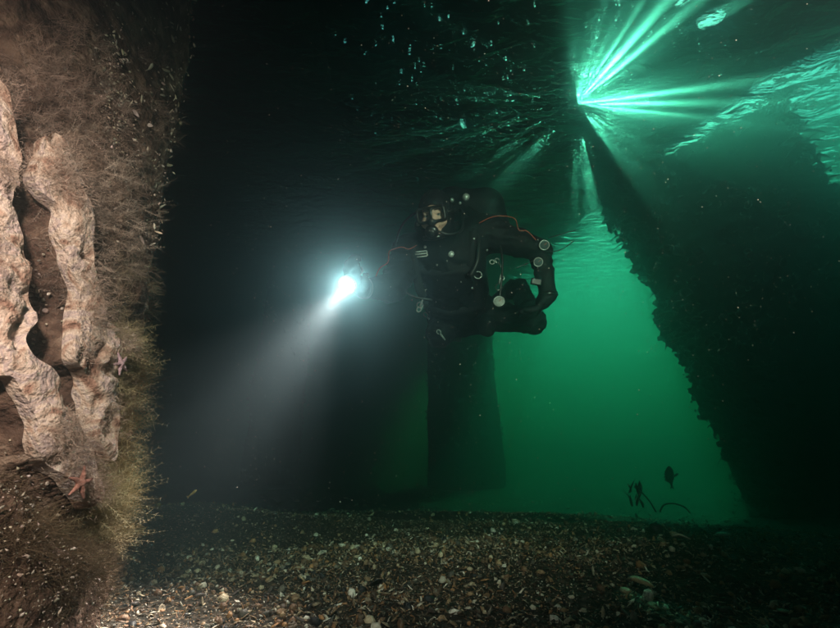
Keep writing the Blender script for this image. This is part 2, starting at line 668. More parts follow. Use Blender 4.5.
# ---- right-hand pier: a leaning block shaggy with mussels
M_growth = mat_noise('dark_growth', [(0.3, (0.008, 0.008, 0.007)), (0.6, (0.030, 0.026, 0.018)), (0.8, (0.06, 0.05, 0.03))],
                     9.0, 0.85, 0.8, 40.0, spec=0.2)


def patch(A, B, C, D, nu, nv, amp, seed):
    u, v = np.meshgrid(np.linspace(0, 1, nu), np.linspace(0, 1, nv), indexing='ij')
    P = (np.array(A) * ((1 - u) * (1 - v))[..., None] + np.array(B) * (u * (1 - v))[..., None]
         + np.array(C) * (u * v)[..., None] + np.array(D) * ((1 - u) * v)[..., None])
    return P


caisson = empty('pier_block', (5.0, 6.0, 0))
tag(caisson, 'huge dark leaning pier block shaggy with mussels at right', 'pier block')
TL, TR = (3.25, 6.55, 5.12), (5.05, 4.72, 5.12)
BL, BR = (4.2, 4.85, -1.7), (7.05, 4.9, -1.7)
TBL, TBR = (4.6, 8.0, 5.12), (6.6, 6.6, 5.12)
BBL, BBR = (5.4, 7.2, -1.9), (8.6, 7.2, -1.9)
CEN = np.array([5.2, 6.2, 2.4])
faces_ = [(BL, BR, TR, TL), (BR, BBR, TBR, TR), (BBR, BBL, TBL, TBR), (BBL, BL, TL, TBL)]
Vs, Qs, off = [], [], 0
surf_pts, surf_nrm = [], []
for fi, (a, b, c, d) in enumerate(faces_):
    nu, nv = 50, 90
    P = patch(a, b, c, d, nu, nv, 0, 0).reshape(-1, 3)
    nrm = np.cross(np.array(b) - np.array(a), np.array(d) - np.array(a))
    nrm = nrm / np.linalg.norm(nrm)
    if nrm @ (P.mean(axis=0) - CEN) < 0:
        nrm = -nrm
    rad = P - CEN
    rad[:, 2] = 0
    rad /= np.linalg.norm(rad, axis=1)[:, None]
    P = P + rad * (0.14 * value_noise(P, 1.3, 41, 4) + 0.11 * value_noise(P, 5, 42, 3))[:, None]
    gi = np.arange(nu * nv).reshape(nu, nv) + off
    Qs.append(np.stack([gi[:-1, :-1], gi[1:, :-1], gi[1:, 1:], gi[:-1, 1:]], axis=-1).reshape(-1, 4))
    Vs.append(P)
    off += len(P)
    surf_pts.append(P)
    surf_nrm.append(np.tile(rad.mean(axis=0) * 0.3 + nrm * 0.7, (len(P), 1)))
link('column', from_np('column', np.vstack(Vs), Qs), M_growth, caisson)


def lump_proto(seed, sub=1):
    bm = bmesh.new()
    bmesh.ops.create_icosphere(bm, subdivisions=sub, radius=1.0)
    V = np.array([v.co[:] for v in bm.verts])
    F = np.array([[v.index for v in f.verts] for f in bm.faces])
    bm.free()
    V = V * (1 + 0.35 * value_noise(V, 1.2, seed, 2))[:, None]
    return V, F


def rot_np(k):
    """k random rotation matrices"""
    q = rng.normal(size=(k, 4))
    q /= np.linalg.norm(q, axis=1)[:, None]
    w, x, y, z = q.T
    return np.stack([np.stack([1 - 2 * (y * y + z * z), 2 * (x * y - z * w), 2 * (x * z + y * w)], -1),
                     np.stack([2 * (x * y + z * w), 1 - 2 * (x * x + z * z), 2 * (y * z - x * w)], -1),
                     np.stack([2 * (x * z - y * w), 2 * (y * z + x * w), 1 - 2 * (x * x + y * y)], -1)], axis=1)


def scatter_np(proto, pos, rot, scale, colors=None):
    """many copies of one (V,F) prototype -> V, F, col"""
    V, F = proto
    k = len(pos)
    scale = np.asarray(scale)
    if scale.ndim == 1:
        scale = np.repeat(scale[:, None], 3, axis=1)
    W = np.einsum('kij,knj->kni', rot, V[None] * scale[:, None, :]) + pos[:, None, :]
    FF = (F[None] + (np.arange(k) * len(V))[:, None, None]).reshape(-1, F.shape[1])
    C = None if colors is None else np.repeat(colors, len(V), axis=0)
    return W.reshape(-1, 3), FF, C


def join_np(parts):
    V, F, C, off = [], [], [], 0
    for v, f, c in parts:
        V.append(v)
        F.append(f + off)
        if c is not None:
            C.append(c)
        off += len(v)
    return np.vstack(V), np.vstack(F), (np.vstack(C) if C else None)


SP, SN = np.vstack(surf_pts), np.vstack(surf_nrm)
vis = SN @ np.array([-0.6, -0.8, 0]) > -0.75
# clumps of mussels, denser on the two edges seen against the light
eL = np.linalg.norm(np.cross(SP - np.array(BL), (np.array(TL) - np.array(BL)) / np.linalg.norm(np.array(TL) - np.array(BL))), axis=1)
eR = np.linalg.norm(np.cross(SP - np.array(BR), (np.array(TR) - np.array(BR)) / np.linalg.norm(np.array(TR) - np.array(BR))), axis=1)
clump = np.clip(value_noise(SP, 2.6, 43, 3) + 0.25, 0.03, 1) ** 1.5
wgt = clump * np.where(vis, 0.25 + 5 * np.exp(-eL / 0.2) + 5 * np.exp(-eR / 0.25), 0)
parts = []
for s in range(4):
    k = 1300
    i = rng.choice(len(SP), k, p=wgt / wgt.sum())
    sc = np.stack([rng.uniform(0.7, 1.3, k), rng.uniform(0.5, 0.9, k), rng.uniform(0.8, 1.8, k)], axis=1) * (0.016 + 0.06 * rng.uniform(0, 1, k) ** 3)[:, None]
    pos = SP[i] + SN[i] * rng.uniform(0.0, 0.10, k)[:, None] + rng.normal(0, 0.035, (k, 3))
    parts.append(scatter_np(lump_proto(60 + s), pos, rot_np(k), sc))
V, F, C = join_np(parts)
tag(link('mussel_growth', from_np('mussel_growth', V, F), M_growth, caisson, smooth=False), kind='stuff')


def blade_strip(root, d, length, width, droop, bend, nseg=6):
    """a thin leaf with two sides of thickness -> V, quads"""
    d = Vector(d).normalized()
    side = d.cross(Vector((0, 0, 1)))
    side = side.normalized() if side.length > 1e-3 else Vector((1, 0, 0))
    V, Q = [], []
    p = Vector(root)
    for i in range(nseg + 1):
        t = i / nseg
        w = width * (0.35 + 1.2 * math.sin(math.pi * min(1, 0.15 + t * 0.85))) * (1 - 0.75 * t ** 3)
        nn = side.cross(d).normalized()
        for sgn, off in ((-1, 0.0), (1, 0.0), (1, 1.0), (-1, 1.0)):
            V.append(tuple(p + side * (sgn * w * random.uniform(0.85, 1.15)) + nn * (off * 0.1 * width)))
        p = p + d * (length / nseg)
        d = (d + Vector((0, 0, -droop)) / nseg + side * (bend / nseg)).normalized()
    for i in range(nseg):
        for k in range(4):
            Q.append((i * 4 + k, i * 4 + (k + 1) % 4, (i + 1) * 4 + (k + 1) % 4, (i + 1) * 4 + k))
    Q.append((0, 1, 2, 3))
    Q.append((nseg * 4 + 3, nseg * 4 + 2, nseg * 4 + 1, nseg * 4))
    return np.array(V), np.array(Q)


parts = []
wg2 = np.where(vis, 1.0 * np.exp(-eL / 0.15) + 1.4 * np.exp(-eR / 0.2), 0)
for i in rng.choice(len(SP), 280, p=wg2 / wg2.sum()):
    d = Vector(SN[i]) + Vector(rng.normal(0, 0.5, 3))
    v, q = blade_strip(SP[i], d, random.uniform(0.06, 0.36), random.uniform(0.008, 0.028), random.uniform(0.2, 1.6), random.uniform(-1, 1))
    parts.append((v, q, None))
V, F, C = join_np(parts)
tag(link('weed_fringe', from_np('weed_fringe', V, F), M_growth, caisson), kind='stuff')


# ---- standing piles in the background
def pile(px, depth_y, rad, label, lean=(0, 0), seed=0):
    d = ray(px, 470)
    x, y = d.x / d.y * depth_y, depth_y
    root = empty('pier_pile', (x, y, 0))
    tag(root, label, 'pile', 'round piles standing in the dark behind the diver')
    nz_, nt_ = 60, 40
    z = np.linspace(-2.6, DECK_Z + 0.12, nz_)
    th = np.linspace(0, 2 * np.pi, nt_, endpoint=False)
    tt, zz = np.meshgrid(th, z, indexing='ij')
    rz = rad * (1.05 - 0.02 * zz)
    P = np.stack([x + lean[0] * zz + rz * np.cos(tt), y + lean[1] * zz + rz * np.sin(tt), zz], axis=-1).reshape(-1, 3)
    nrm = np.stack([np.cos(tt), np.sin(tt), 0 * tt], axis=-1).reshape(-1, 3)
    P += nrm * (0.10 * value_noise(P, 1.4, 70 + seed, 4))[:, None]
    gi = np.arange(nt_ * nz_).reshape(nt_, nz_)
    gj = np.roll(gi, -1, axis=0)
    Q = np.stack([gi[:, :-1], gj[:, :-1], gj[:, 1:], gi[:, 1:]], axis=-1).reshape(-1, 4)
    link('column', from_np('column', P, Q), M_growth, root)
    k = 500
    i = rng.choice(len(P), k)
    sc = np.stack([rng.uniform(0.01, 0.06, k), rng.uniform(0.01, 0.05, k), rng.uniform(0.02, 0.07, k)], axis=1)
    V, F, C = scatter_np(lump_proto(80 + seed), P[i] + nrm[i] * 0.02, rot_np(k), sc)
    tag(link('mussel_growth', from_np('mussel_growth', V, F), M_growth, root, smooth=False), kind='stuff')
    return root


pile(466, 10.8, 0.86, 'dark round pile rising behind the diver into the shade', (-0.01, 0.0), 0)
pile(270, 10.5, 0.60, 'dim round pile left of the one behind the diver, nearly lost in the dark', (0, 0), 1)


# ------------------------------------------------------------------ overgrown pile on the left
def in_poly(px, py, poly):
    inside = np.zeros(len(px), dtype=bool)
    n = len(poly)
    for i in range(n):
        x0, y0 = poly[i]
        x1, y1 = poly[(i + 1) % n]
        c = ((y0 > py) != (y1 > py)) & (px < (x1 - x0) * (py - y0) / ((y1 - y0) or 1e-9) + x0)
        inside ^= c
    return inside


def poly_dist(px, py, poly):
    d = np.full(len(px), 1e9)
    n = len(poly)
    for i in range(n):
        a = np.array(poly[i], float)
        b = np.array(poly[(i + 1) % n], float)
        ab = b - a
        t = np.clip(((px - a[0]) * ab[0] + (py - a[1]) * ab[1]) / (ab @ ab), 0, 1)
        d = np.minimum(d, np.hypot(px - a[0] - t * ab[0], py - a[1] - t * ab[1]))
    return d


SHEET_A = [(-40, 40), (3, 100), (6, 120), (14, 165), (16, 190), (12, 198), (16, 225), (21, 240), (27, 272), (24, 288), (30, 323),
           (13, 336), (13, 348), (19, 361), (41, 371), (51, 393), (64, 426), (77, 461), (93, 506), (77, 516), (68, 503), (42, 471),
           (26, 461), (19, 442), (22, 425), (10, 405), (4, 392), (0, 380), (-40, 375)]
SHEET_B = [(48, 135), (32, 143), (27, 165), (21, 180), (35, 197), (54, 207), (51, 232), (61, 251), (65, 269), (77, 291), (75, 304),
           (64, 323), (61, 348), (58, 362), (80, 377), (84, 402), (86, 440), (100, 464), (103, 430), (105, 393), (104, 383), (106, 364),
           (123, 345), (110, 330), (100, 320), (95, 290), (82, 260), (85, 220), (75, 190), (65, 160), (60, 145)]

PB = np.array([-0.915, 0.610, -0.25])      # foot of the pile's axis
PT = np.array([-1.62, 1.05, 5.3])          # its head
PR = 0.46
th_f = np.linspace(math.radians(48), math.radians(238), 340)
th_b = np.linspace(math.radians(238), math.radians(408), 26)[1:-1]
TH = np.concatenate([th_f, th_b])
ZZ = np.concatenate([np.linspace(0, 0.36, 410) ** 1.0, np.linspace(0.362, 1.0, 100)])
tt, zz = np.meshgrid(TH, ZZ, indexing='ij')
AX = PT - PB
AXn = AX / np.linalg.norm(AX)
E1 = np.cross(AXn, [0, 1, 0])
E1 /= np.linalg.norm(E1)
E2 = np.cross(AXn, E1)
NRM = (np.cos(tt)[..., None] * E1 + np.sin(tt)[..., None] * E2)
BASE = PB + zz[..., None] * AX + NRM * PR
SH = BASE.shape[:2]
BP, BN = BASE.reshape(-1, 3), NRM.reshape(-1, 3)
hpx, hpy = proj_np(BP)
front = ((np.array(CAM) - BP) * BN).sum(axis=1) > -0.03
hpx = np.where(front, hpx, -999)
dA, dB = poly_dist(hpx, hpy, SHEET_A), poly_dist(hpx, hpy, SHEET_B)
wob = 8.0 * value_noise(BP, 13, 5, 3)
iA, iB = in_poly(hpx + wob, hpy + wob, SHEET_A), in_poly(hpx + wob, hpy + wob, SHEET_B)
sA = np.where(iA, dA, -dA)
sB = np.where(iB, dB, -dB)
sS = np.maximum(sA, sB)
rough_n = 0.018 * value_noise(BP, 5, 6, 4) + 0.012 * value_noise(BP, 22, 7, 3) + 0.006 * np.abs(value_noise(BP, 70, 8, 2))
hollow = -0.05 * np.clip(1 - np.abs(sS + 16) / 26, 0, 1) * (sS < 2)
disp0 = rough_n + hollow
PP = BP + BN * disp0[:, None]
nth, nzz = SH
gi = np.arange(nth * nzz).reshape(nth, nzz)
gj = np.roll(gi, -1, axis=0)
QP = np.stack([gi[:, :-1], gj[:, :-1], gj[:, 1:], gi[:, 1:]], axis=-1).reshape(-1, 4)
M_bark = mat_noise('overgrown_pile', [(0.28, (0.022, 0.013, 0.010)), (0.46, (0.085, 0.050, 0.038)), (0.58, (0.15, 0.095, 0.07)), (0.72, (0.30, 0.22, 0.17))],
                   16.0, 0.92, 0.9, 110.0, spec=0.15, distort=1.2)
fpile = empty('overgrown_pile', tuple(PB + np.array([0, 0, 0.25])))
tag(fpile, 'massive flash-lit pile at left, encrusted with pale sheets and fuzzy hydroids', 'pile')
link('column', from_np('column', PP, QP), M_bark, fpile)

M_sheet = mat_noise('pale_crust', [(0.30, (0.10, 0.05, 0.035)), (0.38, (0.34, 0.20, 0.15)), (0.45, (0.46, 0.33, 0.26)), (0.52, (0.62, 0.50, 0.42)), (0.58, (0.42, 0.33, 0.32)), (0.64, (0.58, 0.44, 0.38)), (0.74, (0.72, 0.64, 0.56))],
                    17.0, 0.85, 0.7, 160.0, spec=0.2, distort=1.8, detail=12.0)


def crust_sheet(sdist, name):
    sd = sdist.reshape(SH)
    ins = sd > -1.5
    lift = 0.016 + 0.007 * np.clip(sdist / 12.0, 0, 1) + 0.003 * np.exp(-((sdist - 2) / 3.0) ** 2)
    lift = lift + 0.006 * value_noise(BP, 8, 11, 3) + 0.0035 * value_noise(BP, 24, 13, 3) + 0.0016 * value_noise(BP, 60, 12, 2)
    lift = lift - 0.012 * np.clip((value_noise(BP, 34, 14, 2) - 0.30) * 6, 0, 1)
    lift = np.maximum(lift, 0.006)
    edge = np.clip((sdist + 1.5) / 3.0, 0, 1)
    top = BP + BN * (rough_n + lift)[:, None]
    bot = BP + BN * (rough_n + lift - 0.022)[:, None]
    m = ins[:-1, :-1] & ins[1:, :-1] & ins[1:, 1:] & ins[:-1, 1:]
    q = np.stack([gi[:-1, :-1], gi[1:, :-1], gi[1:, 1:], gi[:-1, 1:]], axis=-1)[m]
    used = np.unique(q)
    remap = np.full(len(BP), -1)
    remap[used] = np.arange(len(used))
    q = remap[q]
    k = len(used)
    # rim
    e = np.concatenate([q[:, [0, 1]], q[:, [1, 2]], q[:, [2, 3]], q[:, [3, 0]]])
    key = np.sort(e, axis=1)
    _, inv, c = np.unique(key, axis=0, return_inverse=True, return_counts=True)
    rim = e[c[inv.ravel()] == 1]
    top, bot = top[used], bot[used]
    nb = np.zeros((k, 3))
    for _ in range(8):                      # ease the rim so that it runs smoothly
        for arr in (top, bot):
            acc, cnt = np.zeros((k, 3)), np.zeros(k)
            np.add.at(acc, rim[:, 0], arr[rim[:, 1]])
            np.add.at(acc, rim[:, 1], arr[rim[:, 0]])
            np.add.at(cnt, rim[:, 0], 1)
            np.add.at(cnt, rim[:, 1], 1)
            on = cnt > 0
            arr[on] = 0.4 * arr[on] + 0.6 * acc[on] / cnt[on][:, None]
    V = np.vstack([top, bot])
    F = np.vstack([q, q[:, ::-1] + k, np.stack([rim[:, 1], rim[:, 0], rim[:, 0] + k, rim[:, 1] + k], axis=1)])
    me = from_np(name, V, F)
    ev = np.empty(len(me.edges) * 2, dtype=np.int32)
    me.edges.foreach_get('vertices', ev)
    ev = np.sort(ev.reshape(-1, 2), axis=1).astype(np.int64)
    rk = np.sort(np.vstack([rim, rim + k]), axis=1).astype(np.int64)
    sharp = np.isin(ev[:, 0] * 10 ** 7 + ev[:, 1], rk[:, 0] * 10 ** 7 + rk[:, 1])
    at_ = me.attributes.new('sharp_edge', 'BOOLEAN', 'EDGE')
    at_.data.foreach_set('value', sharp)
    return link(name, me, M_sheet, fpile)


crust_sheet(sA, 'crust_sheet')
crust_sheet(sB, 'crust_sheet')

# ---- fuzzy hydroid tufts
fz = front & (BP[:, 2] < 3.0)


def pick(mask_fn, k):
    w = np.where(fz, mask_fn(hpx, hpy), 0.0)
    # even out the dense grid rows: weight by area
    w = w * np.gradient(zz, axis=1).ravel()
    return rng.choice(len(BP), k, p=w / w.sum())


def tufts(idx, strands, length, color_a, color_b, up, width, spread=0.55, lift=0.0):
    """each tuft a spray of thin curved tapering strands with side hairs"""
    Vs, Fs, Cs = [], [], []
    off = 0
    for i in idx:
        root = PP[i] + BN[i] * lift
        nrm = BN[i]
        L = length * rng.uniform(0.55, 1.3)
        axis_ = nrm + np.array(up) * rng.uniform(0.5, 1.2) + rng.normal(0, 0.25, 3)
        axis_ /= np.linalg.norm(axis_)
        k = int(0.72 * strands * rng.uniform(0.7, 1.3))
        d = axis_ + rng.normal(0, spread, (k, 3))
        d /= np.linalg.norm(d, axis=1)[:, None]
        curl = rng.normal(0, 1.1, (k, 3)) + np.array(up) * 0.3
        r0 = root + rng.normal(0, 0.008, (k, 3))
        ll = L * rng.uniform(0.4, 1.0, k)
        side = np.cross(d, rng.normal(size=(k, 3)))
        side /= np.linalg.norm(side, axis=1)[:, None]
        seg = 4
        pts = []
        c = r0.copy()
        dd = d.copy()
        for s in range(seg + 1):
            t = s / seg
            w = width * (1 - 0.75 * t)
            pts += [c - side * w, c + side * w]
            dd = dd + curl * 0.16 + rng.normal(0, 0.26, (k, 3))
            dd /= np.linalg.norm(dd, axis=1)[:, None]
            c = c + dd * (ll / seg)[:, None]
        V = np.stack(pts, axis=1).reshape(-1, 3)
        f = []
        for s in range(seg):
            f.append([2 * s, 2 * s + 1, 2 * s + 3, 2 * s + 2])
        f = np.array(f)
        F = (f[None] + (np.arange(k) * (2 * seg + 2))[:, None, None]).reshape(-1, 4) + off
        mixv = rng.uniform(0, 1)
        c = np.array(color_a) * mixv + np.array(color_b) * (1 - mixv)
        C = np.tile(c, (len(V), 1)) * np.repeat(rng.uniform(0.7, 1.3, k), 2 * seg + 2)[:, None]
        Vs.append(V)
        Fs.append(F)
        Cs.append(C)
        off += len(V)
    return np.vstack(Vs), np.vstack(Fs), np.vstack(Cs)


M_hyd = mat_noise('hydroid_fuzz', [(0.3, (0.75, 0.75, 0.75)), (0.7, (1, 1, 1))], 20.0, 0.9, spec=0.1, vcol=True)


def plumes(idx, per, length, color_a, color_b, up, spread=0.6, lift=0.0):
    """feathery hydroid plumes: a thin bent stem with two rows of fine barbs"""
    Vs, Fs, Cs, off = [], [], [], 0
    nb = 12
    for i in idx:
        ax_ = BN[i] + np.array(up) * rng.uniform(0.4, 1.3) + rng.normal(0, 0.25, 3)
        tone = rng.uniform(0, 1)
        base = np.array(color_a) * tone + np.array(color_b) * (1 - tone)
        for _ in range(max(2, int(per * rng.uniform(0.6, 1.4)))):
            d = ax_ + rng.normal(0, spread, 3)
            d /= np.linalg.norm(d)
            L = length * rng.uniform(0.45, 1.2)
            bend = rng.normal(0, 0.7, 3)
            t = np.linspace(0, 1, nb)[:, None]
            c = PP[i] + BN[i] * lift + rng.normal(0, 0.006, 3) + d * (L * t) + bend * (L * 0.35 * t * t)
            tan = np.gradient(c, axis=0)
            tan /= np.linalg.norm(tan, axis=1)[:, None]
            sd_ = np.cross(tan, rng.normal(size=3))
            sd_ /= np.linalg.norm(sd_, axis=1)[:, None]
            w = 0.00035 * (1 - 0.7 * t)
            stem = np.concatenate([c - sd_ * w, c + sd_ * w])
            V = [stem]
            F = [np.array([(k, nb + k, nb + k + 1, k + 1) for k in range(nb - 1)])]
            bl = L * 0.24 * np.sin(np.pi * (0.12 + 0.8 * t)) * rng.uniform(0.6, 1.2, (nb, 1))
            o2 = 2 * nb
            for sg in (-1, 1):
                tip = c + (sd_ * sg * 0.8 + tan * 0.65 + rng.normal(0, 0.18, (nb, 3))) * bl
                q = np.concatenate([c - tan * 0.00028, c + tan * 0.00028, tip + tan * 0.0001, tip - tan * 0.0001])
                V.append(q)
                F.append(np.stack([np.arange(nb), nb + np.arange(nb), 2 * nb + np.arange(nb), 3 * nb + np.arange(nb)], axis=1) + o2)
                o2 += 4 * nb
            V = np.concatenate(V)
            Vs.append(V)
            Fs.append(np.concatenate(F) + off)
            Cs.append(np.tile(base * rng.uniform(0.7, 1.3), (len(V), 1)))
            off += len(V)
    return np.vstack(Vs), np.vstack(Fs), np.vstack(Cs)


def gauss(cx_, cy_, sx_, sy_):
    return lambda x, y: np.exp(-(((x - cx_) / sx_) ** 2 + ((y - cy_) / sy_) ** 2))


parts = []
# olive feathery growth down the right flank
parts.append(plumes(pick(lambda x, y: (x > 104) * (y > 335) * (y < 545) * 1.0 + 0.0, 330), 7, 0.058, (0.46, 0.39, 0.23), (0.20, 0.17, 0.10), (0.5, -0.4, 0.1), 0.75))
parts.append(plumes(pick(gauss(112, 498, 24, 22), 200), 8, 0.066, (0.52, 0.46, 0.29), (0.32, 0.27, 0.16), (0.5, -0.5, 0.2), 0.75))
parts.append(plumes(pick(gauss(118, 350, 14, 40), 110), 6, 0.045, (0.40, 0.32, 0.22), (0.24, 0.18, 0.12), (0.4, -0.4, 0.1), 0.8))
parts.append(plumes(pick(gauss(98, 220, 26, 60), 150), 6, 0.042, (0.46, 0.37, 0.31), (0.26, 0.19, 0.15), (0.3, -0.2, -0.1), 0.8))
parts.append(plumes(pick(gauss(40, 95, 60, 40), 120), 6, 0.045, (0.36, 0.26, 0.22), (0.20, 0.14, 0.11), (0.3, -0.2, -0.2), 0.8))
parts.append(tufts(pick(gauss(60, 545, 60, 40), 240), 80, 0.036, (0.20, 0.14, 0.09), (0.11, 0.08, 0.05), (0.1, -0.2, 0.1), 0.00024, 0.8))
# pinkish grey wisps above and between the sheets
parts.append(tufts(pick(gauss(40, 100, 70, 55), 100), 80, 0.044, (0.34, 0.24, 0.20), (0.18, 0.12, 0.10), (0.35, 0.0, -0.2), 0.00024, 0.7))
parts.append(tufts(pick(gauss(95, 230, 26, 80), 150), 80, 0.034, (0.40, 0.32, 0.27), (0.22, 0.16, 0.13), (0.3, 0.0, -0.1), 0.00024, 0.8))
parts.append(tufts(pick(gauss(112, 310, 24, 40), 90), 80, 0.038, (0.36, 0.29, 0.21), (0.22, 0.18, 0.12), (0.3, 0.0, 0.1), 0.00024, 0.8))
parts.append(tufts(pick(gauss(45, 260, 22, 70), 150), 60, 0.018, (0.20, 0.11, 0.09), (0.10, 0.055, 0.045), (0, 0, 0), 0.00024, 0.9))
parts.append(tufts(pick(lambda x, y: 1.0 * (x > -50), 300), 60, 0.022, (0.18, 0.12, 0.095), (0.09, 0.06, 0.05), (0, 0, 0), 0.00024, 0.9))
V, F, C = join_np(parts)
tag(link('hydroid_fuzz', from_np('hydroid_fuzz', V, F, C), M_hyd, fpile), kind='stuff')

# short fuzz on the sheets themselves
idx = rng.choice(np.where((sS > 3) & (value_noise(BP, 14, 77, 2) > 0.05) & fz)[0], 420)
V, F, C = tufts(idx, 40, 0.016, (0.46, 0.36, 0.30), (0.34, 0.25, 0.20), (0.2, 0, -0.2), 0.00024, 0.8, 0.03)
tag(link('hydroid_fuzz', from_np('hydroid_fuzz', V, F, C), M_hyd, fpile), kind='stuff')

# ---- barnacles and little shells on the pile
def dome_proto(nu=7, nv=3, hollow=True):
    """a small barnacle: ribbed cone with a pit"""
    V, F = [], []
    prof = [(1.0, 0.0), (0.72, 0.55), (0.42, 0.85), (0.25, 0.55)]
    for r, z in prof:
        for k in range(nu):
            a = 2 * math.pi * k / nu
            rr = r * (1 + 0.12 * math.cos(k * 2.3))
            V.append((rr * math.cos(a), rr * math.sin(a), z))
    V.append((0, 0, 0.5))
    for i in range(len(prof) - 1):
        for k in range(nu):
            a, b, c, d = i * nu + k, i * nu + (k + 1) % nu, (i + 1) * nu + (k + 1) % nu, (i + 1) * nu + k
            F += [(a, b, c), (a, c, d)]
    for k in range(nu):
        F.append(((len(prof) - 1) * nu + k, (len(prof) - 1) * nu + (k + 1) % nu, len(V) - 1))
    return np.array(V), np.array(F)


def valve_proto(kind):
    """half of a bivalve: outline ring domed to a rim, with an inner face"""
    nu, rings = 12, 3
    V, F = [], []
    for layer, (hgt, inset) in enumerate(((1.0, 1.0), (0.82, 0.93))):
        for i in range(rings):
            s = 1 - i / rings
            for k in range(nu):
                a = 2 * math.pi * k / nu
                if kind == 'mussel':
                    x = math.cos(a) * (1.0)
                    y = math.sin(a) * (0.42 + 0.16 * math.cos(a)) + 0.05 * math.cos(2 * a)
                elif kind == 'clam':
                    x = math.cos(a) * 0.92
                    y = math.sin(a) * 0.74 + (0.10 * (1 - abs(math.cos(a)))) * (1 if math.sin(a) > 0 else 0)
                else:
                    x = math.cos(a) * (0.9 + 0.05 * math.cos(a * 6))
                    y = math.sin(a) * (0.88 + 0.05 * math.cos(a * 6))
                V.append((x * s * inset, y * s * inset, hgt * 0.25 * math.sqrt(max(0, 1 - s * s)) - layer * 0.02))
        V.append((0, 0, hgt * 0.25 - layer * 0.02))
    L = rings * nu + 1
    for layer in range(2):
        b = layer * L
        for i in range(rings - 1):
            for k in range(nu):
                q = (b + i * nu + k, b + i * nu + (k + 1) % nu, b + (i + 1) * nu + (k + 1) % nu, b + (i + 1) * nu + k)
                if layer:
                    q = q[::-1]
                F += [(q[0], q[1], q[2]), (q[0], q[2], q[3])]
        for k in range(nu):
            t = (b + (rings - 1) * nu + k, b + (rings - 1) * nu + (k + 1) % nu, b + rings * nu)
            F.append(t[::-1] if layer else t)
    for k in range(nu):
        a, b2, c, d = k, (k + 1) % nu, L + (k + 1) % nu, L + k
        F += [(a, c, b2), (a, d, c)]
    return np.array(V), np.array(F)


def align_np(N, tilt, k):
    """rotation matrices whose z follows N with random spin and tilt"""
    z = N + rng.normal(0, 1, (k, 3)) * tilt
    z /= np.linalg.norm(z, axis=1)[:, None]
    x = rng.normal(size=(k, 3))
    x -= z * (x * z).sum(axis=1)[:, None]
    x /= np.linalg.norm(x, axis=1)[:, None]
    y = np.cross(z, x)
    return np.stack([x, y, z], axis=-1)


M_shellbit = mat_noise('pale_shell_bits', [(0.3, (0.7, 0.7, 0.7)), (0.7, (1, 1, 1))], 90.0, 0.5, spec=0.4, vcol=True)
FLECK = (np.array([(1, 0.1, 0.1), (-0.8, 0.3, 0), (0.2, 0.7, 0.25), (-0.1, -0.6, 0.1), (0.1, 0.1, 0.5), (0, 0, -0.15)], float),
         np.array([(0, 2, 4), (2, 1, 4), (1, 3, 4), (3, 0, 4), (2, 0, 5), (1, 2, 5), (3, 1, 5), (0, 3, 5)]))
BARN, MUS, CLAM, SCAL = dome_proto(), valve_proto('mussel'), valve_proto('clam'), valve_proto('scallop')
parts = []
for fn, k, lo, hi, pale, proto in ((gauss(25, 560, 60, 70), 700, 0.0008, 0.0030, 0.6, FLECK),
                                   (gauss(25, 530, 60, 70), 220, 0.0015, 0.0050, 0.6, FLECK),
                                   (gauss(48, 300, 16, 40), 70, 0.0015, 0.004, 0.5, BARN),
                                   (lambda x, y: 1.0 * (x > -30) * (y > 380), 160, 0.0015, 0.004, 0.4, BARN),
                                   (gauss(112, 90, 12, 55), 300, 0.0014, 0.0055, 0.75, FLECK),
                                   (lambda x, y: 1.0 * (x > 116) * (y < 250), 620, 0.003, 0.0105, 0.75, MUS),
                                   (lambda x, y: 1.0 * (x > 100) * (y < 250), 420, 0.0015, 0.006, 0.75, FLECK)):
    i = pick(fn, k)
    c = np.array([pale, pale * 0.86, pale * 0.70]) * rng.uniform(0.35, 1.25, (k, 1)) * rng.uniform(0.9, 1.1, (k, 3))
    pos = PP[i] + BN[i] * rng.uniform(0.0, 0.016, k)[:, None]
    parts.append(scatter_np(proto, pos, align_np(BN[i], 0.9, k), (lo + (hi - lo) * rng.uniform(0, 1, k) ** 2)[:, None] * rng.uniform(0.6, 1.5, (k, 3)), c))
V, F, C = join_np(parts)
tag(link('barnacle_crust', from_np('barnacle_crust', V, F, C), M_shellbit, fpile), kind='stuff')


# ---- starfish clinging to the sheets
def starfish(px, py, size, spin, tint, label):
    dd = np.hypot(hpx - px, hpy - py) + np.where(front, 0, 999)
    i = int(np.argmin(dd))
    n_ = Vector(BN[i])
    c = Vector(BP[i]) + n_ * (rough_n[i] + 0.036)
    M = frame_from(n_, R_AX)
    root = empty('starfish', c)
    tag(root, label, 'starfish')
    F_ = Field((-1.15, -1.15, -0.2), (1.15, 1.15, 0.4), 0.035)
    I3 = Matrix.Identity(3)
    for k in range(5):
        a = spin + k * 2 * math.pi / 5 + random.uniform(-0.12, 0.12)
        p0 = Vector((0, 0, 0))
        p1 = Vector((math.cos(a) * 0.5, math.sin(a) * 0.5, 0.03))
        b = a + random.uniform(-0.25, 0.25)
        p2 = p1 + Vector((math.cos(b) * 0.48, math.sin(b) * 0.48, -0.03))
        F_.cone(p0, p1, 0.20, 0.13, 0.08)
        F_.cone(p1, p2, 0.13, 0.06, 0.05)
    me = F_.mesh('starfish_body')
    for v in me.vertices:
        v.co = c + M @ (v.co * size)
    m = mat_noise('starfish_skin', [(0.35, tuple(t * 0.55 for t in tint)), (0.65, tint)], 160.0, 0.7, 0.6, 900.0)
    link('body', me, m, root)


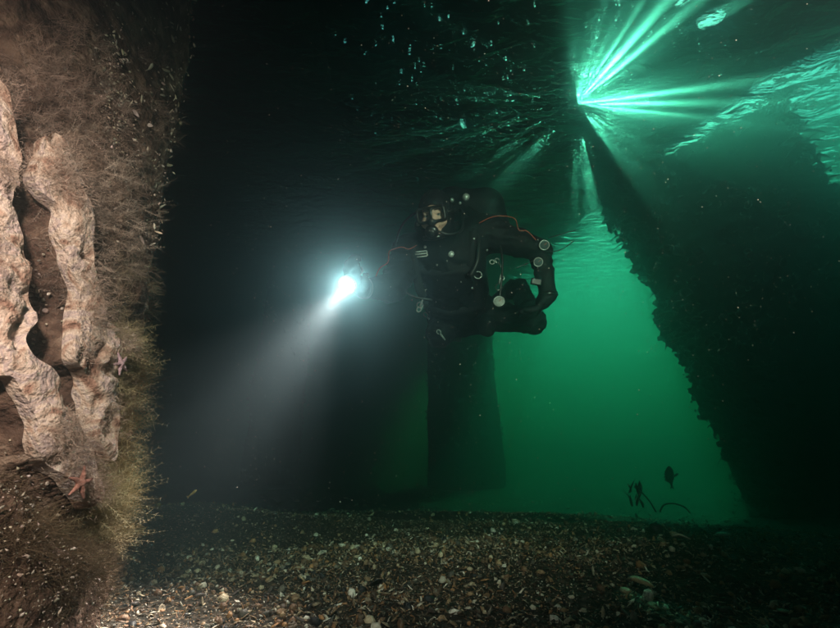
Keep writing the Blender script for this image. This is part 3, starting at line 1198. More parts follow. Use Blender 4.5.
starfish(98, 367, 0.020, 0.5, (0.62, 0.42, 0.47), 'small pale pink starfish on the pointed crust sheet')
starfish(52, 486, 0.023, 0.25, (0.50, 0.24, 0.19), 'reddish pink starfish low on the pale crust sheet')


# ------------------------------------------------------------------ shell litter on the seabed
def frag_proto(seed):
    """a broken curved flake with thickness"""
    r = np.random.default_rng(seed)
    n = 5
    a = np.sort(r.uniform(0, 2 * np.pi, n))
    rad = r.uniform(0.55, 1.0, n)
    x, y = rad * np.cos(a), rad * np.sin(a) * 0.62
    z = 0.28 * (1 - x * x) + r.uniform(-0.05, 0.05, n)
    top = np.stack([x, y, z], axis=1)
    V = np.vstack([top, top * [0.97, 0.97, 1] - [0, 0, 0.10], [[0, 0, 0.36]], [[0, 0, 0.26]]])
    F = []
    for k in range(n):
        j = (k + 1) % n
        F += [(k, j, 2 * n), (n + j, n + k, 2 * n + 1), (k, n + k, n + j), (k, n + j, j)]
    return V, np.array(F)


def snail_proto():
    V, F = [], []
    turns, seg, n = 2.5, 16, 5
    for i in range(seg + 1):
        t = i / seg
        a = t * turns * 2 * math.pi
        R = 0.55 * (1 - t) + 0.03
        c = Vector((R * math.cos(a), R * math.sin(a), t * 1.0))
        w = 0.42 * (1 - t) + 0.04
        rad_, up_ = Vector((math.cos(a), math.sin(a), 0)), Vector((0, 0, 1))
        for k in range(n):
            b = 2 * math.pi * k / n
            V.append(tuple(c + rad_ * (w * math.cos(b)) + up_ * (w * math.sin(b))))
    for i in range(seg):
        for k in range(n):
            a_, b_, c_, d_ = i * n + k, i * n + (k + 1) % n, (i + 1) * n + (k + 1) % n, (i + 1) * n + k
            F += [(a_, b_, c_), (a_, c_, d_)]
    return np.array(V), np.array(F)


SNAIL = snail_proto()
PEB = [lump_proto(90), lump_proto(91)]
FRAG = [frag_proto(i) for i in range(5)]
PAL = np.array([(0.74, 0.69, 0.60), (0.58, 0.48, 0.35), (0.38, 0.25, 0.15), (0.46, 0.24, 0.11), (0.20, 0.11, 0.065), (0.08, 0.05, 0.035),
                (0.015, 0.016, 0.022), (0.26, 0.24, 0.21), (0.85, 0.82, 0.77), (0.10, 0.09, 0.08)])
PW = np.array([0.07, 0.11, 0.14, 0.10, 0.22, 0.15, 0.07, 0.05, 0.04, 0.05])
PW /= PW.sum()
M_litter = mat_noise('shell_litter', [(0.3, (0.55, 0.52, 0.48)), (0.5, (0.9, 0.88, 0.85)), (0.75, (1, 1, 1))], 120.0, 0.5, 0.3, 400.0, spec=0.4, vcol=True)


def litter_positions(k, r0, r1, power):
    r = r0 + (r1 - r0) * rng.uniform(0, 1, k) ** power
    az = rng.uniform(-0.92, 0.95, k)
    x, y = r * np.sin(az), r * np.cos(az)
    return x, y, r


parts = []
for r0, r1, k, lo, hi, power in ((0.75, 2.1, 24000, 0.0035, 0.015, 0.75), (1.8, 4.2, 18000, 0.005, 0.016, 0.9), (4.0, 9.0, 3000, 0.012, 0.035, 0.9)):
    protos = [MUS, CLAM, SCAL] + FRAG + PEB
    wts = np.array([0.03, 0.012, 0.008] + [0.172] * 5 + [0.04, 0.04])
    wts /= wts.sum()
    for pr, w in zip(protos, wts):
        kk = int(k * w)
        x, y, r = litter_positions(kk, r0, r1, power)
        pk = (value_noise(np.stack([x, y, x * 0], axis=-1), 2.6, 33, 2) > rng.uniform(-0.75, 0.15, kk))
        x, y, r, kk = x[pk], y[pk], r[pk], int(pk.sum())
        size = lo + (hi - lo) * rng.uniform(0, 1, kk) ** 2.2
        z = ground_z(x, y) + size * rng.uniform(-0.15, 0.45, kk)
        N = np.tile(np.array([0, 0, 1.0]), (kk, 1)) * np.where(rng.uniform(size=kk) < 0.3, -1, 1)[:, None]
        C = PAL[rng.choice(len(PAL), kk, p=PW)] * rng.uniform(0.7, 1.2, (kk, 1))
        parts.append(scatter_np(pr, np.stack([x, y, z], axis=1), align_np(N, 0.75, kk), size[:, None] * np.stack([rng.uniform(0.8, 1.5, kk), rng.uniform(0.5, 1.0, kk), rng.uniform(0.6, 1.3, kk)], axis=1), C))
CHIP = (np.array([(1, 0, 0.1), (-1, 0.1, 0), (0, 0.6, 0.12), (0.1, -0.6, 0), (0, 0, 0.22), (0, 0, -0.08)], float),
        np.array([(0, 2, 4), (2, 1, 4), (1, 3, 4), (3, 0, 4), (2, 0, 5), (1, 2, 5), (3, 1, 5), (0, 3, 5)]))
kk = 52000
x, y, r = litter_positions(kk, 0.75, 2.8, 0.8)
size = 0.0014 + 0.0042 * rng.uniform(0, 1, kk) ** 2
z = ground_z(x, y) + size * rng.uniform(-0.1, 0.8, kk)
C = PAL[rng.choice(len(PAL), kk, p=PW)] * rng.uniform(0.7, 1.2, (kk, 1))
parts.append(scatter_np(CHIP, np.stack([x, y, z], axis=1), align_np(np.tile([0, 0, 1.0], (kk, 1)), 0.6, kk), size[:, None] * rng.uniform(0.6, 1.4, (kk, 3)), C))
V, F, C = join_np(parts)
litter = link('shell_litter', from_np('shell_litter', V, F, C), M_litter, smooth=False)
tag(litter, 'broken shell litter and grit covering the seabed', 'shell litter', kind='stuff')

# the larger shells one can pick out, each its own object
KINDS = [('mussel_shell', MUS, 'small dark brown mussel shell', 'dark mussel shells on the seabed', (0.075, 0.055, 0.05), 80),
         ('clam_shell', CLAM, 'small cream clam shell', 'cream clam shells on the seabed', (0.34, 0.27, 0.19), 80),
         ('scallop_shell', SCAL, 'small tan scallop shell', 'tan scallop shells on the seabed', (0.26, 0.16, 0.09), 50),
         ('shell_fragment', FRAG[1], 'small whitish shell fragment', 'whitish shell fragments on the seabed', (0.46, 0.41, 0.34), 60),
         ('whelk_shell', SNAIL, 'small grey brown whelk shell', 'grey brown whelk shells on the seabed', (0.17, 0.12, 0.085), 24)]


def shell_mesh(name, proto, color):
    V, F = proto
    me = from_np(name, V, F)
    c1 = tuple(min(1, v * 1.25) for v in color)
    c0 = tuple(v * 0.5 for v in color)
    m = mat_noise(name, [(0.32, c0), (0.5, color), (0.7, c1)], 2.6, 0.42, 0.4, 14.0, spec=0.5)
    me.materials.append(m)
    return me


def put_shell(name, me, loc, size, label, group=None, tilt=0.35, flip=False):
    o = link(name, me)
    R = Matrix([list(r) for r in align_np(np.array([[0, 0, -1.0 if flip else 1.0]]), tilt, 1)[0]])
    o.matrix_world = Matrix.Translation(loc) @ R.to_4x4() @ Matrix.Diagonal((size, size, size, 1))
    tag(o, label, 'shell', group)
    return o


taken = []
rows = {}
for name, proto, label, group, color, k in KINDS:
    me = shell_mesh(name, proto, color)
    done = 0
    while done < k:
        px, py = random.uniform(-5 if done % 3 else 140, 845), random.uniform(522, 640)
        p = on_z(px, py, 0.0)
        if any((p.x - q[0]) ** 2 + (p.y - q[1]) ** 2 < 0.0011 for q in taken):
            continue
        if (p.x - PB[0]) ** 2 + (p.y - PB[1]) ** 2 < 0.56 ** 2:
            continue
        taken.append((p.x, p.y))
        s = random.uniform(0.006, 0.015) * (1.25 if name == 'mussel_shell' else 1.0)
        z = float(ground_z(p.x, p.y))
        zone = ('beside pile' if px < 210 else 'under torch' if px < 370 else 'below diver' if px < 520 else 'below glow' if px < 690 else 'before block')
        row = 'front row' if py > 603 else 'second row' if py > 570 else 'third row' if py > 545 else 'back row'
        o = put_shell(name, me, (p.x, p.y, z + s * 0.35), s, label, group, 0.4, random.random() < 0.3)
        rows.setdefault((label, row, zone), []).append((px, o))
        done += 1
ORD = 'first second third fourth fifth sixth seventh eighth ninth tenth eleventh twelfth thirteenth fourteenth fifteenth sixteenth'.split()
for (label, row, zone), lst in rows.items():
    lst.sort(key=lambda e: e[0])
    for i, (px, o) in enumerate(lst):
        o['label'] = '%s, %s from left of those in %s %s' % (label, ORD[i], row, zone) if len(lst) > 1 else '%s, the only one in %s %s' % (label, row, zone)


def big_shell(name, px, py, proto, size, color, label, tilt=0.25, flip=False):
    p = on_z(px, py, 0.0)
    z = float(ground_z(p.x, p.y))
    put_shell(name, shell_mesh(name, proto, color), (p.x, p.y, z + size * 0.5), size, label, None, tilt, flip)


big_shell('horse_mussel_shell', 642, 586, MUS, 0.040, (0.42, 0.31, 0.19), 'largest tan mussel shell, lying near the bottom edge right of centre')
big_shell('whelk_shell', 650, 596, SNAIL, 0.022, (0.60, 0.57, 0.52), 'white rounded whelk shell in front of the largest tan shell', 0.6)
big_shell('mussel_shell', 625, 592, MUS, 0.026, (0.48, 0.36, 0.24), 'slim tan mussel shell just left of the white whelk shell')
big_shell('clam_shell', 594, 575, CLAM, 0.019, (0.58, 0.52, 0.40), 'upright cream clam shell left of the largest tan shell', 0.9)
big_shell('scallop_shell', 302, 577, CLAM, 0.020, (0.60, 0.44, 0.26), 'pale orange clam shell in the left half of the litter', 0.5)
big_shell('shell_fragment', 308, 582, FRAG[2], 0.022, (0.52, 0.25, 0.11), 'rusty orange shell flake beside the pale orange clam shell', 0.6)
big_shell('mussel_shell', 376, 585, CLAM, 0.025, (0.012, 0.013, 0.018), 'black rounded shell near the bottom edge left of centre')
big_shell('clam_shell', 725, 545, CLAM, 0.036, (0.40, 0.37, 0.30), 'broad grey clam shell half sunk right of centre', 0.15)
big_shell('shell_fragment', 685, 556, FRAG[0], 0.045, (0.66, 0.62, 0.50), 'long pale shell sliver in front of a dark hollow', 0.2)
big_shell('mussel_shell', 658, 540, PEB[0], 0.034, (0.02, 0.018, 0.016), 'black rounded stone half buried behind the pale sliver', 0.2)


# ------------------------------------------------------------------ diver
M_suit = mat_noise('black_drysuit', [(0.3, (0.003, 0.004, 0.006)), (0.7, (0.008, 0.009, 0.012))], 6.0, 0.7, 0.9, 16.0, spec=0.22)
M_rubber = plain('black_rubber', (0.012, 0.012, 0.013), 0.45)
M_web = plain('black_webbing', (0.014, 0.014, 0.016), 0.8, spec=0.2)
M_steel = plain('bright_steel', (0.66, 0.68, 0.67), 0.35, 0.35)
M_skin = mat_noise('diver_skin', [(0.35, (0.60, 0.38, 0.30)), (0.65, (0.72, 0.48, 0.39))], 30.0, 0.5, 0.2, 300.0, spec=0.35)
M_white = plain('white_plastic', (0.46, 0.46, 0.44), 0.6)
M_red = plain('red_cord', (0.50, 0.09, 0.05), 0.6)
M_tank = mat_noise('dark_cylinder_paint', [(0.3, (0.015, 0.016, 0.018)), (0.7, (0.04, 0.042, 0.045))], 5.0, 0.4, spec=0.5)
M_dark = plain('black_plastic', (0.010, 0.010, 0.011), 0.3)
M_glass = bpy.data.materials.new('mask_glass')
M_glass.use_nodes = True
_nt = M_glass.node_tree
_nt.nodes.remove(_nt.nodes['Principled BSDF'])
_a, _b, _m = _nt.nodes.new('ShaderNodeBsdfTransparent'), _nt.nodes.new('ShaderNodeBsdfGlossy'), _nt.nodes.new('ShaderNodeMixShader')
_b.inputs['Roughness'].default_value = 0.02
_m.inputs[0].default_value = 0.04
_nt.links.new(_a.outputs[0], _m.inputs[1])
_nt.links.new(_b.outputs[0], _m.inputs[2])
_nt.links.new(_m.outputs[0], _nt.nodes['Material Output'].inputs['Surface'])

HEAD = at(436, 217, 2.20)
face_dir = ((CAM - HEAD).normalized() + R_AX * -0.22 + U_AX * 0.02).normalized()
head_up = (U_AX + R_AX * -0.10)
head_up = (head_up - face_dir * head_up.dot(face_dir)).normalized()
head_r = head_up.cross(face_dir).normalized()
if head_r.dot(R_AX) < 0:
    head_r = -head_r
HM = Matrix((head_r, face_dir, head_up)).transposed()       # x image right, y forward, z up


def hp(x, y, z):
    return HEAD + HM @ Vector((x, y, z))


diver = empty('person', at(455, 300, 2.55))
tag(diver, 'diver in black drysuit, mask and hood hovering with one arm bent, lit torch held out', 'person')

J = dict(neck=at(438, 243, 2.30), chest=at(450, 262, 2.44), belly=at(456, 291, 2.68), pelvis=at(461, 311, 2.95),
         shR=at(411, 252, 2.34), elR=at(392, 288, 2.18), wrR=at(364, 288, 2.00),
         shL=at(487, 233, 2.40), elL=at(540, 250, 2.30), wrL=at(548, 295, 2.24),
         hipR=at(446, 317, 2.98), knR=at(440, 333, 2.72), anR=at(450, 330, 3.2),
         hipL=at(480, 314, 2.98), knL=at(532, 321, 2.82), anL=at(519, 288, 3.15))
allp = np.array([tuple(p) for p in J.values()] + [tuple(HEAD)])
B = Field(allp.min(axis=0) - 0.32, allp.max(axis=0) + 0.32, 0.0095)
# torso
B.cone(J['neck'], J['chest'], 0.085, 0.165, 0.06)
B.cone(J['chest'], J['belly'], 0.185, 0.18, 0.08)
B.cone(J['belly'], J['pelvis'], 0.18, 0.175, 0.08)
B.cone(J['shR'], J['shL'], 0.095, 0.095, 0.08)
B.cone(J['hipR'], J['hipL'], 0.12, 0.12, 0.06)
# arms
B.cone(J['shR'], J['elR'], 0.088, 0.070, 0.04)
B.cone(J['elR'], J['wrR'], 0.066, 0.046, 0.03)
B.cone(J['shL'], J['elL'], 0.086, 0.058, 0.06)
B.cone(J['elL'], J['wrL'], 0.060, 0.041, 0.025)
# legs
B.cone(J['hipL'], J['knL'], 0.115, 0.080, 0.05)
B.cone(J['knL'], J['anL'], 0.080, 0.062, 0.03)
B.cone(J['hipR'], J['knR'], 0.115, 0.080, 0.05)
B.cone(J['knR'], J['anR'], 0.080, 0.058, 0.03)
B.ell(at(486, 326, 2.66), Matrix.Identity(3), (0.05, 0.05, 0.07), 0.03)
for a_, b_ in (('anL', (-0.02, 0.18, 0.03)), ('anR', (0.02, 0.18, 0.03))):
    B.cone(J[a_], J[a_] + Vector(b_), 0.055, 0.045, 0.03)


def hand(wr, fwd, palm_n, curl, side):
    """palm, four unequal bent fingers and a thumb leaving the side of the palm"""
    fwd = Vector(fwd).normalized()
    pn = (Vector(palm_n) - fwd * Vector(palm_n).dot(fwd)).normalized()
    lat = fwd.cross(pn) * side
    knuck = wr + fwd * 0.10
    B.cone(wr, wr + fwd * 0.05, 0.042, 0.040, 0.02)
    for i, (off, ln) in enumerate(((-0.036, 0.036), (-0.012, 0.042), (0.012, 0.040), (0.035, 0.030))):
        k0 = knuck + lat * off
        B.cone(wr + fwd * 0.04 + lat * off * 0.7, k0, 0.019, 0.016, 0.012)
        d = fwd.copy()
        p = k0
        for s in range(3):
            d = (d + pn * curl).normalized()
            q = p + d * ln * (1.0, 0.8, 0.65)[s]
            B.cone(p, q, 0.0145 - 0.001 * s, 0.0135 - 0.001 * s, 0.006)
            p = q
    t0 = wr + fwd * 0.045 - lat * 0.040
    t1 = t0 - lat * 0.030 + fwd * 0.030 + pn * 0.018
    t2 = t1 + fwd * 0.030 + pn * 0.030 + lat * 0.006
    B.cone(wr + fwd * 0.03 - lat * 0.02, t0, 0.020, 0.019, 0.01)
    B.cone(t0, t1, 0.018, 0.016, 0.008)
    B.cone(t1, t2, 0.016, 0.014, 0.006)
    return knuck, pn


TORCH = at(352, 279, 1.92)
TDIR = ((R_AX * -0.62 - U_AX * 0.78) * 0.59 + (CAM - TORCH).normalized() * 0.81).normalized()
hf = (TORCH - J['wrR'])
hand(J['wrR'], hf, (CAM - TORCH).cross(hf) * -1, 0.75, 1)
hand(J['wrL'], at(533, 316, 2.20) - J['wrL'], at(515, 300, 2.24) - J['wrL'], 0.45, -1)
# hooded head with the face left open
B.cone(hp(0, -0.03, -0.09), J['neck'], 0.078, 0.10, 0.04)
B.ell(hp(0, -0.012, 0.012), HM, (0.092, 0.112, 0.134), 0.04)
B.ell(hp(0, 0.10, -0.020), HM, (0.066, 0.055, 0.080), 0.012, 'sub')
body_me = B.mesh('body')
# folds of the drysuit and rings of the dry gloves
for w_, e_ in (('wrL', 'elL'), ('wrR', 'elR')):
    lathe_obj('glove_ring', [(0.044, -0.012), (0.052, -0.008), (0.052, 0.010), (0.044, 0.014)], J[w_], J[w_] - J[e_], M_dark, diver, 20, True, False)
_n = len(body_me.vertices)
_co, _no = np.empty(_n * 3, dtype=np.float32), np.empty(_n * 3, dtype=np.float32)
body_me.vertices.foreach_get('co', _co)
body_me.vertices.foreach_get('normal', _no)
_co, _no = _co.reshape(-1, 3).astype(float), _no.reshape(-1, 3)
_far = np.clip((np.linalg.norm(_co - np.array(HEAD), axis=1) - 0.17) / 0.08, 0, 1)
_hand = np.minimum(np.linalg.norm(_co - np.array(J['wrL']), axis=1), np.linalg.norm(_co - np.array(J['wrR']), axis=1))
_far *= np.clip((_hand - 0.06) / 0.1, 0.12, 1)
_f = 0.012 * value_noise(_co * np.array([1, 1, 1.8]), 12, 51, 3) + 0.010 * (1 - np.abs(value_noise(_co * np.array([0.8, 0.8, 2.0]), 16, 52, 2)) * 2)
_co += _no * (_f * _far)[:, None]
body_me.vertices.foreach_set('co', _co.astype(np.float32).ravel())
body_me.update()
link('body', body_me, M_suit, diver)

# face
Fc = Field(np.array(HEAD) - 0.17, np.array(HEAD) + 0.17, 0.0042)
Fc.ell(hp(0, 0.0, 0.0), HM, (0.074, 0.094, 0.112), 0.02)
Fc.ell(hp(0, 0.070, 0.036), HM, (0.052, 0.024, 0.014), 0.02)
for s in (-1, 1):
    Fc.ell(hp(0.040 * s, 0.068, -0.028), HM, (0.028, 0.024, 0.024), 0.02)
    Fc.ell(hp(0.031 * s, 0.096, 0.010), HM, (0.019, 0.014, 0.013), 0.012, 'sub')
    Fc.ell(hp(0.031 * s, 0.083, 0.016), HM, (0.017, 0.010, 0.006), 0.006)
Fc.cone(hp(0, 0.094, 0.018), hp(0, 0.118, -0.022), 0.009, 0.014, 0.012)
Fc.ell(hp(0, 0.098, -0.028), HM, (0.018, 0.013, 0.009), 0.01)
Fc.ell(hp(0, 0.088, -0.056), HM, (0.024, 0.012, 0.006), 0.008)
Fc.ell(hp(0, 0.086, -0.066), HM, (0.021, 0.012, 0.007), 0.006)
Fc.ell(hp(0, 0.070, -0.092), HM, (0.028, 0.026, 0.022), 0.02)
face_me = Fc.mesh('face')
face = link('face', face_me, M_skin, diver)
M_eye = plain('eye_white', (0.60, 0.58, 0.55), 0.15)
M_iris = plain('eye_iris', (0.05, 0.06, 0.06), 0.15)
for s in (-1, 1):
    c = hp(0.031 * s, 0.077, 0.009)
    e = lathe_obj('eye', [(0.0118 * math.sin(t), 0.0118 * math.cos(t)) for t in np.linspace(3.1, 0.02, 10)], c, (CAM - c), M_eye, face, 14)
    lathe_obj('iris', [(0.0058, 0.0102), (0.0050, 0.0116), (0.001, 0.0122)], c, (CAM - c), M_iris, face, 14)
    br = [hp((0.016 + 0.011 * k) * s, 0.095 - 0.004 * k, 0.030 + 0.003 * math.sin(k)) for k in range(4)]
    tube_obj('eyebrow', br, [0.002, 0.003, 0.003, 0.0015], M_dark, face, 5)

# mask
mask = empty('dive_mask_tmp')
bpy.data.objects.remove(mask)
Mk = Field(np.array(HEAD) - 0.19, np.array(HEAD) + 0.19, 0.0042)
Mk.box(hp(0, 0.094, 0.010), HM, (0.080, 0.030, 0.042), 0.022, 0.008)
Mk.ell(hp(0, 0.112, -0.024), HM, (0.024, 0.026, 0.024), 0.016)
for s in (-1, 1):
    Mk.box(hp(0.036 * s, 0.115, 0.010), HM, (0.029, 0.060, 0.027), 0.014, 0.006, 'sub')
    Mk.ell(hp(0.034 * s, 0.080, 0.008), HM, (0.036, 0.040, 0.034), 0.006, 'sub')
Mk.ell(hp(0, 0.020, 0.004), HM, (0.072, 0.082, 0.105), 0.006, 'sub')
mask_o = link('dive_mask', Mk.mesh('dive_mask'), M_rubber, diver)
for s in (-1, 1):
    box_obj('lens', hp(0.036 * s, 0.113, 0.010), HM, (0.030, 0.0015, 0.028), M_glass, mask_o, 0.1)
    tube_obj('strap', smooth_path([hp(0.078 * s, 0.085, 0.012), hp(0.099 * s, 0.03, 0.016), hp(0.092 * s, -0.05, 0.022), hp(0.045 * s, -0.118, 0.026)], 5),
             [0.010] * 16, M_rubber, mask_o, 6)

# regulator with hoses
reg = lathe_obj('regulator', [(0.016, -0.028), (0.030, -0.018), (0.036, 0.0), (0.034, 0.012), (0.022, 0.020), (0.004, 0.021)],
                hp(-0.004, 0.128, -0.074), HM @ Vector((0, 1, -0.25)), M_dark, diver, 20)
lathe_obj('purge_cover', [(0.020, 0.019), (0.018, 0.024), (0.004, 0.025)], hp(-0.004, 0.128, -0.074), HM @ Vector((0, 1, -0.25)), M_rubber, reg, 16)
tube_obj('exhaust_tee', [hp(-0.055, 0.110, -0.100), hp(0, 0.122, -0.104), hp(0.055, 0.110, -0.100)], [0.012, 0.015, 0.012], M_dark, reg, 8)


def hose(pts, r, mat=M_rubber, name='hose'):
    return tube_obj(name, smooth_path(pts, 7), r, mat, diver, 8)


hose([hp(0.030, 0.125, -0.078), hp(0.085, 0.10, -0.10), hp(0.13, 0.0, -0.08), at(462, 212, 2.44)], 0.0065)
hose([at(468, 206, 2.50), at(490, 222, 2.42), at(501, 250, 2.30), at(502, 275, 2.26), at(499, 300, 2.24)], 0.0060)
hose([at(455, 204, 2.50), at(412, 215, 2.40), at(396, 245, 2.28), at(404, 290, 2.22), at(432, 300, 2.24)], 0.0060)
hose([at(460, 210, 2.48), at(476, 232, 2.30), at(478, 258, 2.24), at(470, 276, 2.24)], 0.0120, M_rubber, 'inflator_hose')

# inflated wing behind the shoulders
W_ = Field(np.array(at(470, 225, 2.66)) - 0.42, np.array(at(470, 225, 2.66)) + 0.42, 0.014)
W_.cone(at(428, 226, 2.62), at(452, 204, 2.66), 0.085, 0.095, 0.06)
W_.cone(at(452, 204, 2.66), at(486, 206, 2.66), 0.095, 0.100, 0.06)
W_.cone(at(486, 206, 2.66), at(500, 236, 2.66), 0.100, 0.085, 0.06)
link('buoyancy_wing', W_.mesh('buoyancy_wing'), M_suit, diver)

# red cords along both sleeves
hose([at(479, 223, 2.29), at(492, 217, 2.27), at(504, 216, 2.26), at(515, 219, 2.24), at(519, 230, 2.22), at(527, 231, 2.22), at(536, 240, 2.23)], 0.0021, M_red, 'red_cord')
hose([at(417, 245, 2.22), at(409, 249, 2.20), at(402, 247, 2.18), at(394, 249, 2.16), at(389, 252, 2.12), at(388, 262, 2.10), at(380, 268, 2.04), at(376, 276, 2.0)], 0.0021, M_red, 'red_cord')

# twin cylinders on the back with valves and manifold
back = (J['chest'] - CAM).normalized()
tank_dir = (J['pelvis'] - J['chest']).normalized()
for s in (-1, 1):
    top = J['chest'] + back * 0.40 + R_AX * (0.105 * s + 0.055) - tank_dir * 0.16
    cyl = lathe_obj('cylinder', [(0.020, -0.03), (0.030, -0.01), (0.070, 0.03), (0.086, 0.08), (0.086, 0.58), (0.07, 0.62), (0.02, 0.63)], top, tank_dir, M_tank, diver, 24)
    lathe_obj('valve', [(0.018, 0.0), (0.018, 0.05), (0.012, 0.055), (0.012, 0.07)], top - tank_dir * 0.025, -tank_dir, M_steel, cyl, 14)
    lathe_obj('valve_knob', [(0.018, 0.0), (0.024, 0.006), (0.024, 0.030), (0.016, 0.036)], top - tank_dir * 0.055 + R_AX * 0.02 * s, R_AX * s, M_rubber, cyl, 14)
    lathe_obj('first_stage', [(0.012, -0.02), (0.024, -0.014), (0.026, 0.02), (0.020, 0.045), (0.008, 0.05)], top - tank_dir * 0.06 - back * 0.03, -back * 0.8 + R_AX * 0.3 * s + U_AX * 0.4, M_steel, cyl, 16)
mt = J['chest'] + back * 0.40 - tank_dir * 0.16
tube_obj('manifold', [mt + R_AX * (-0.05) - tank_dir * 0.05, mt + R_AX * 0.16 - tank_dir * 0.05], 0.011, M_steel, diver, 10)
for px, py, r in ((466, 197, 0.020), (452, 200, 0.011), (460, 203, 0.008)):
    lathe_obj('manifold_fitting', [(r * 0.6, -r), (r, -r * 0.6), (r, r * 0.5), (r * 0.5, r)], at(px, py, 2.44), (CAM - J['chest']) + U_AX * 0.8 + R_AX * 0.4, M_steel, diver, 12)

# harness: shoulder straps, chest strap, waist belt with metal hardware
def surf(px, py):
    """point on the diver's body along the sight line"""
    d = ray(px, py).normalized()
    hit = BV.ray_cast(CAM, d)
    return (hit[0] if hit[0] is not None else at(px, py, 2.35)), d


from mathutils.bvhtree import BVHTree
_bm = bmesh.new()
_bm.from_mesh(body_me)
BV = BVHTree.FromBMesh(_bm)
_bm.free()


def strap(pix, width, name='harness_strap'):
    V, Q = [], []
    pp = []
    for (x0, y0), (x1, y1) in zip(pix[:-1], pix[1:]):
        for k in range(6):
            t = k / 6
            pp.append((x0 + (x1 - x0) * t, y0 + (y1 - y0) * t))
    pp.append(pix[-1])
    pts = [surf(*p)[0] + (CAM - surf(*p)[0]).normalized() * 0.006 for p in pp]
    for i, p in enumerate(pts):
        t = (pts[min(i + 1, len(pts) - 1)] - pts[max(i - 1, 0)]).normalized()
        vd = (CAM - p).normalized()
        s = t.cross(vd).normalized() * width
        for a, b in ((-1, 0), (1, 0), (1, -0.004), (-1, -0.004)):
            V.append(tuple(p + s * a + vd * b))
    for i in range(len(pts) - 1):
        for k in range(4):
            Q.append((i * 4 + k, i * 4 + (k + 1) % 4, (i + 1) * 4 + (k + 1) % 4, (i + 1) * 4 + k))
    Q += [(3, 2, 1, 0), tuple(len(V) - 4 + k for k in range(4))]
    return link(name, from_np(name, np.array(V), np.array(Q)), M_web, diver, smooth=False)


strap([(414, 240), (412, 258), (420, 290), (432, 316)], 0.025)
strap([(474, 228), (470, 255), (474, 290), (480, 312)], 0.025)
strap([(412, 268), (440, 274), (471, 270)], 0.016, 'chest_strap')
strap([(424, 305), (450, 312), (482, 305)], 0.026, 'waist_belt')


def ring(px, py, r, wire, name, sq=1.0, tilt=0.3, mat=M_steel, lift=0.02, parent=None):
    p, d = surf(px, py)
    p = p - d * lift
    M = frame_from(-d + U_AX * tilt, R_AX)
    n = 20
    pts = [p + M @ Vector((r * math.cos(2 * math.pi * k / n), r * sq * math.sin(2 * math.pi * k / n), 0)) for k in range(n + 1)]
    return tube_obj(name, pts, wire, mat, parent or diver, 6)


def square_ring(px, py, w, h, wire, name, rot):
    p, d = surf(px, py)
    p = p - d * 0.016
    M = frame_from(-d + U_AX * 0.25, R_AX) @ Matrix.Rotation(rot, 3, 'Z')
    c = [(-w, -h), (w, -h), (w, h), (-w, h), (-w, -h)]
    pts = []
    for (x0, y0), (x1, y1) in zip(c[:-1], c[1:]):
        for t in (0.08, 0.5, 0.92):
            pts.append(p + M @ Vector((x0 + (x1 - x0) * t, y0 + (y1 - y0) * t, 0)))
    pts.append(pts[0])
    o = tube_obj(name, pts, wire, M_steel, diver, 6)
    tube_obj('bar', [p + M @ Vector((-w, 0, 0.003)), p + M @ Vector((w, 0, 0.003))], wire * 1.3, M_steel, o, 6)
    return o


square_ring(421, 254, 0.032, 0.014, 0.0034, 'strap_buckle', 0.12)
for px, py, r in ((424, 287, 0.020), (420, 305, 0.017), (478, 275, 0.020), (492, 262, 0.012), (502, 278, 0.012)):
    ring(px, py, r, 0.0026, 'd_ring')


def bolt_snap(px, py, ang, s=1.0):
    p, d = surf(px, py)
    p = p - d * 0.03
    M = frame_from(-d, R_AX) @ Matrix.Rotation(ang, 3, 'Z')
    o = tube_obj('bolt_snap', [p + M @ Vector((0.036 * s, 0, 0)), p + M @ Vector((0, 0, 0.003)), p + M @ Vector((-0.020 * s, 0, 0))], [0.004 * s, 0.0068 * s, 0.0062 * s], M_steel, diver, 8)
    c = p + M @ Vector((-0.036 * s, 0, 0))
    tube_obj('hook', [c + M @ Vector((0.016 * s * math.cos(t), 0.013 * s * math.sin(t), 0)) for t in np.linspace(0.4, 5.6, 14)], 0.0032 * s, M_steel, o, 6)
    return o


bolt_snap(429, 319, -0.9)
bolt_snap(442, 336, -0.9, 0.9)
bolt_snap(421, 304, 1.2, 0.9)
bolt_snap(500, 280, 1.35, 1.1)
bolt_snap(500, 265, -1.0, 0.8)
# small pale tags and inflator buttons
def button(px, py, r, mat, name='valve_button'):
    p, d = surf(px, py)
    return lathe_obj(name, [(r, -0.01), (r, 0.004), (r * 0.7, 0.010), (r * 0.15, 0.011)], p, -d + U_AX * 0.25, mat, diver, 14, False)


button(451, 254, 0.017, M_steel)
button(476, 244, 0.009, M_steel)
button(474, 239, 0.007, M_steel)
button(487, 250, 0.006, M_steel)
button(418, 224, 0.010, M_steel)
button(425, 247, 0.008, M_white)
for px, py in ((468, 274), (447, 261), (437, 265), (461, 282), (412, 300), (436, 302), (472, 288), (438, 322)):
    button(px, py, random.uniform(0.003, 0.006), M_steel, 'rivet')


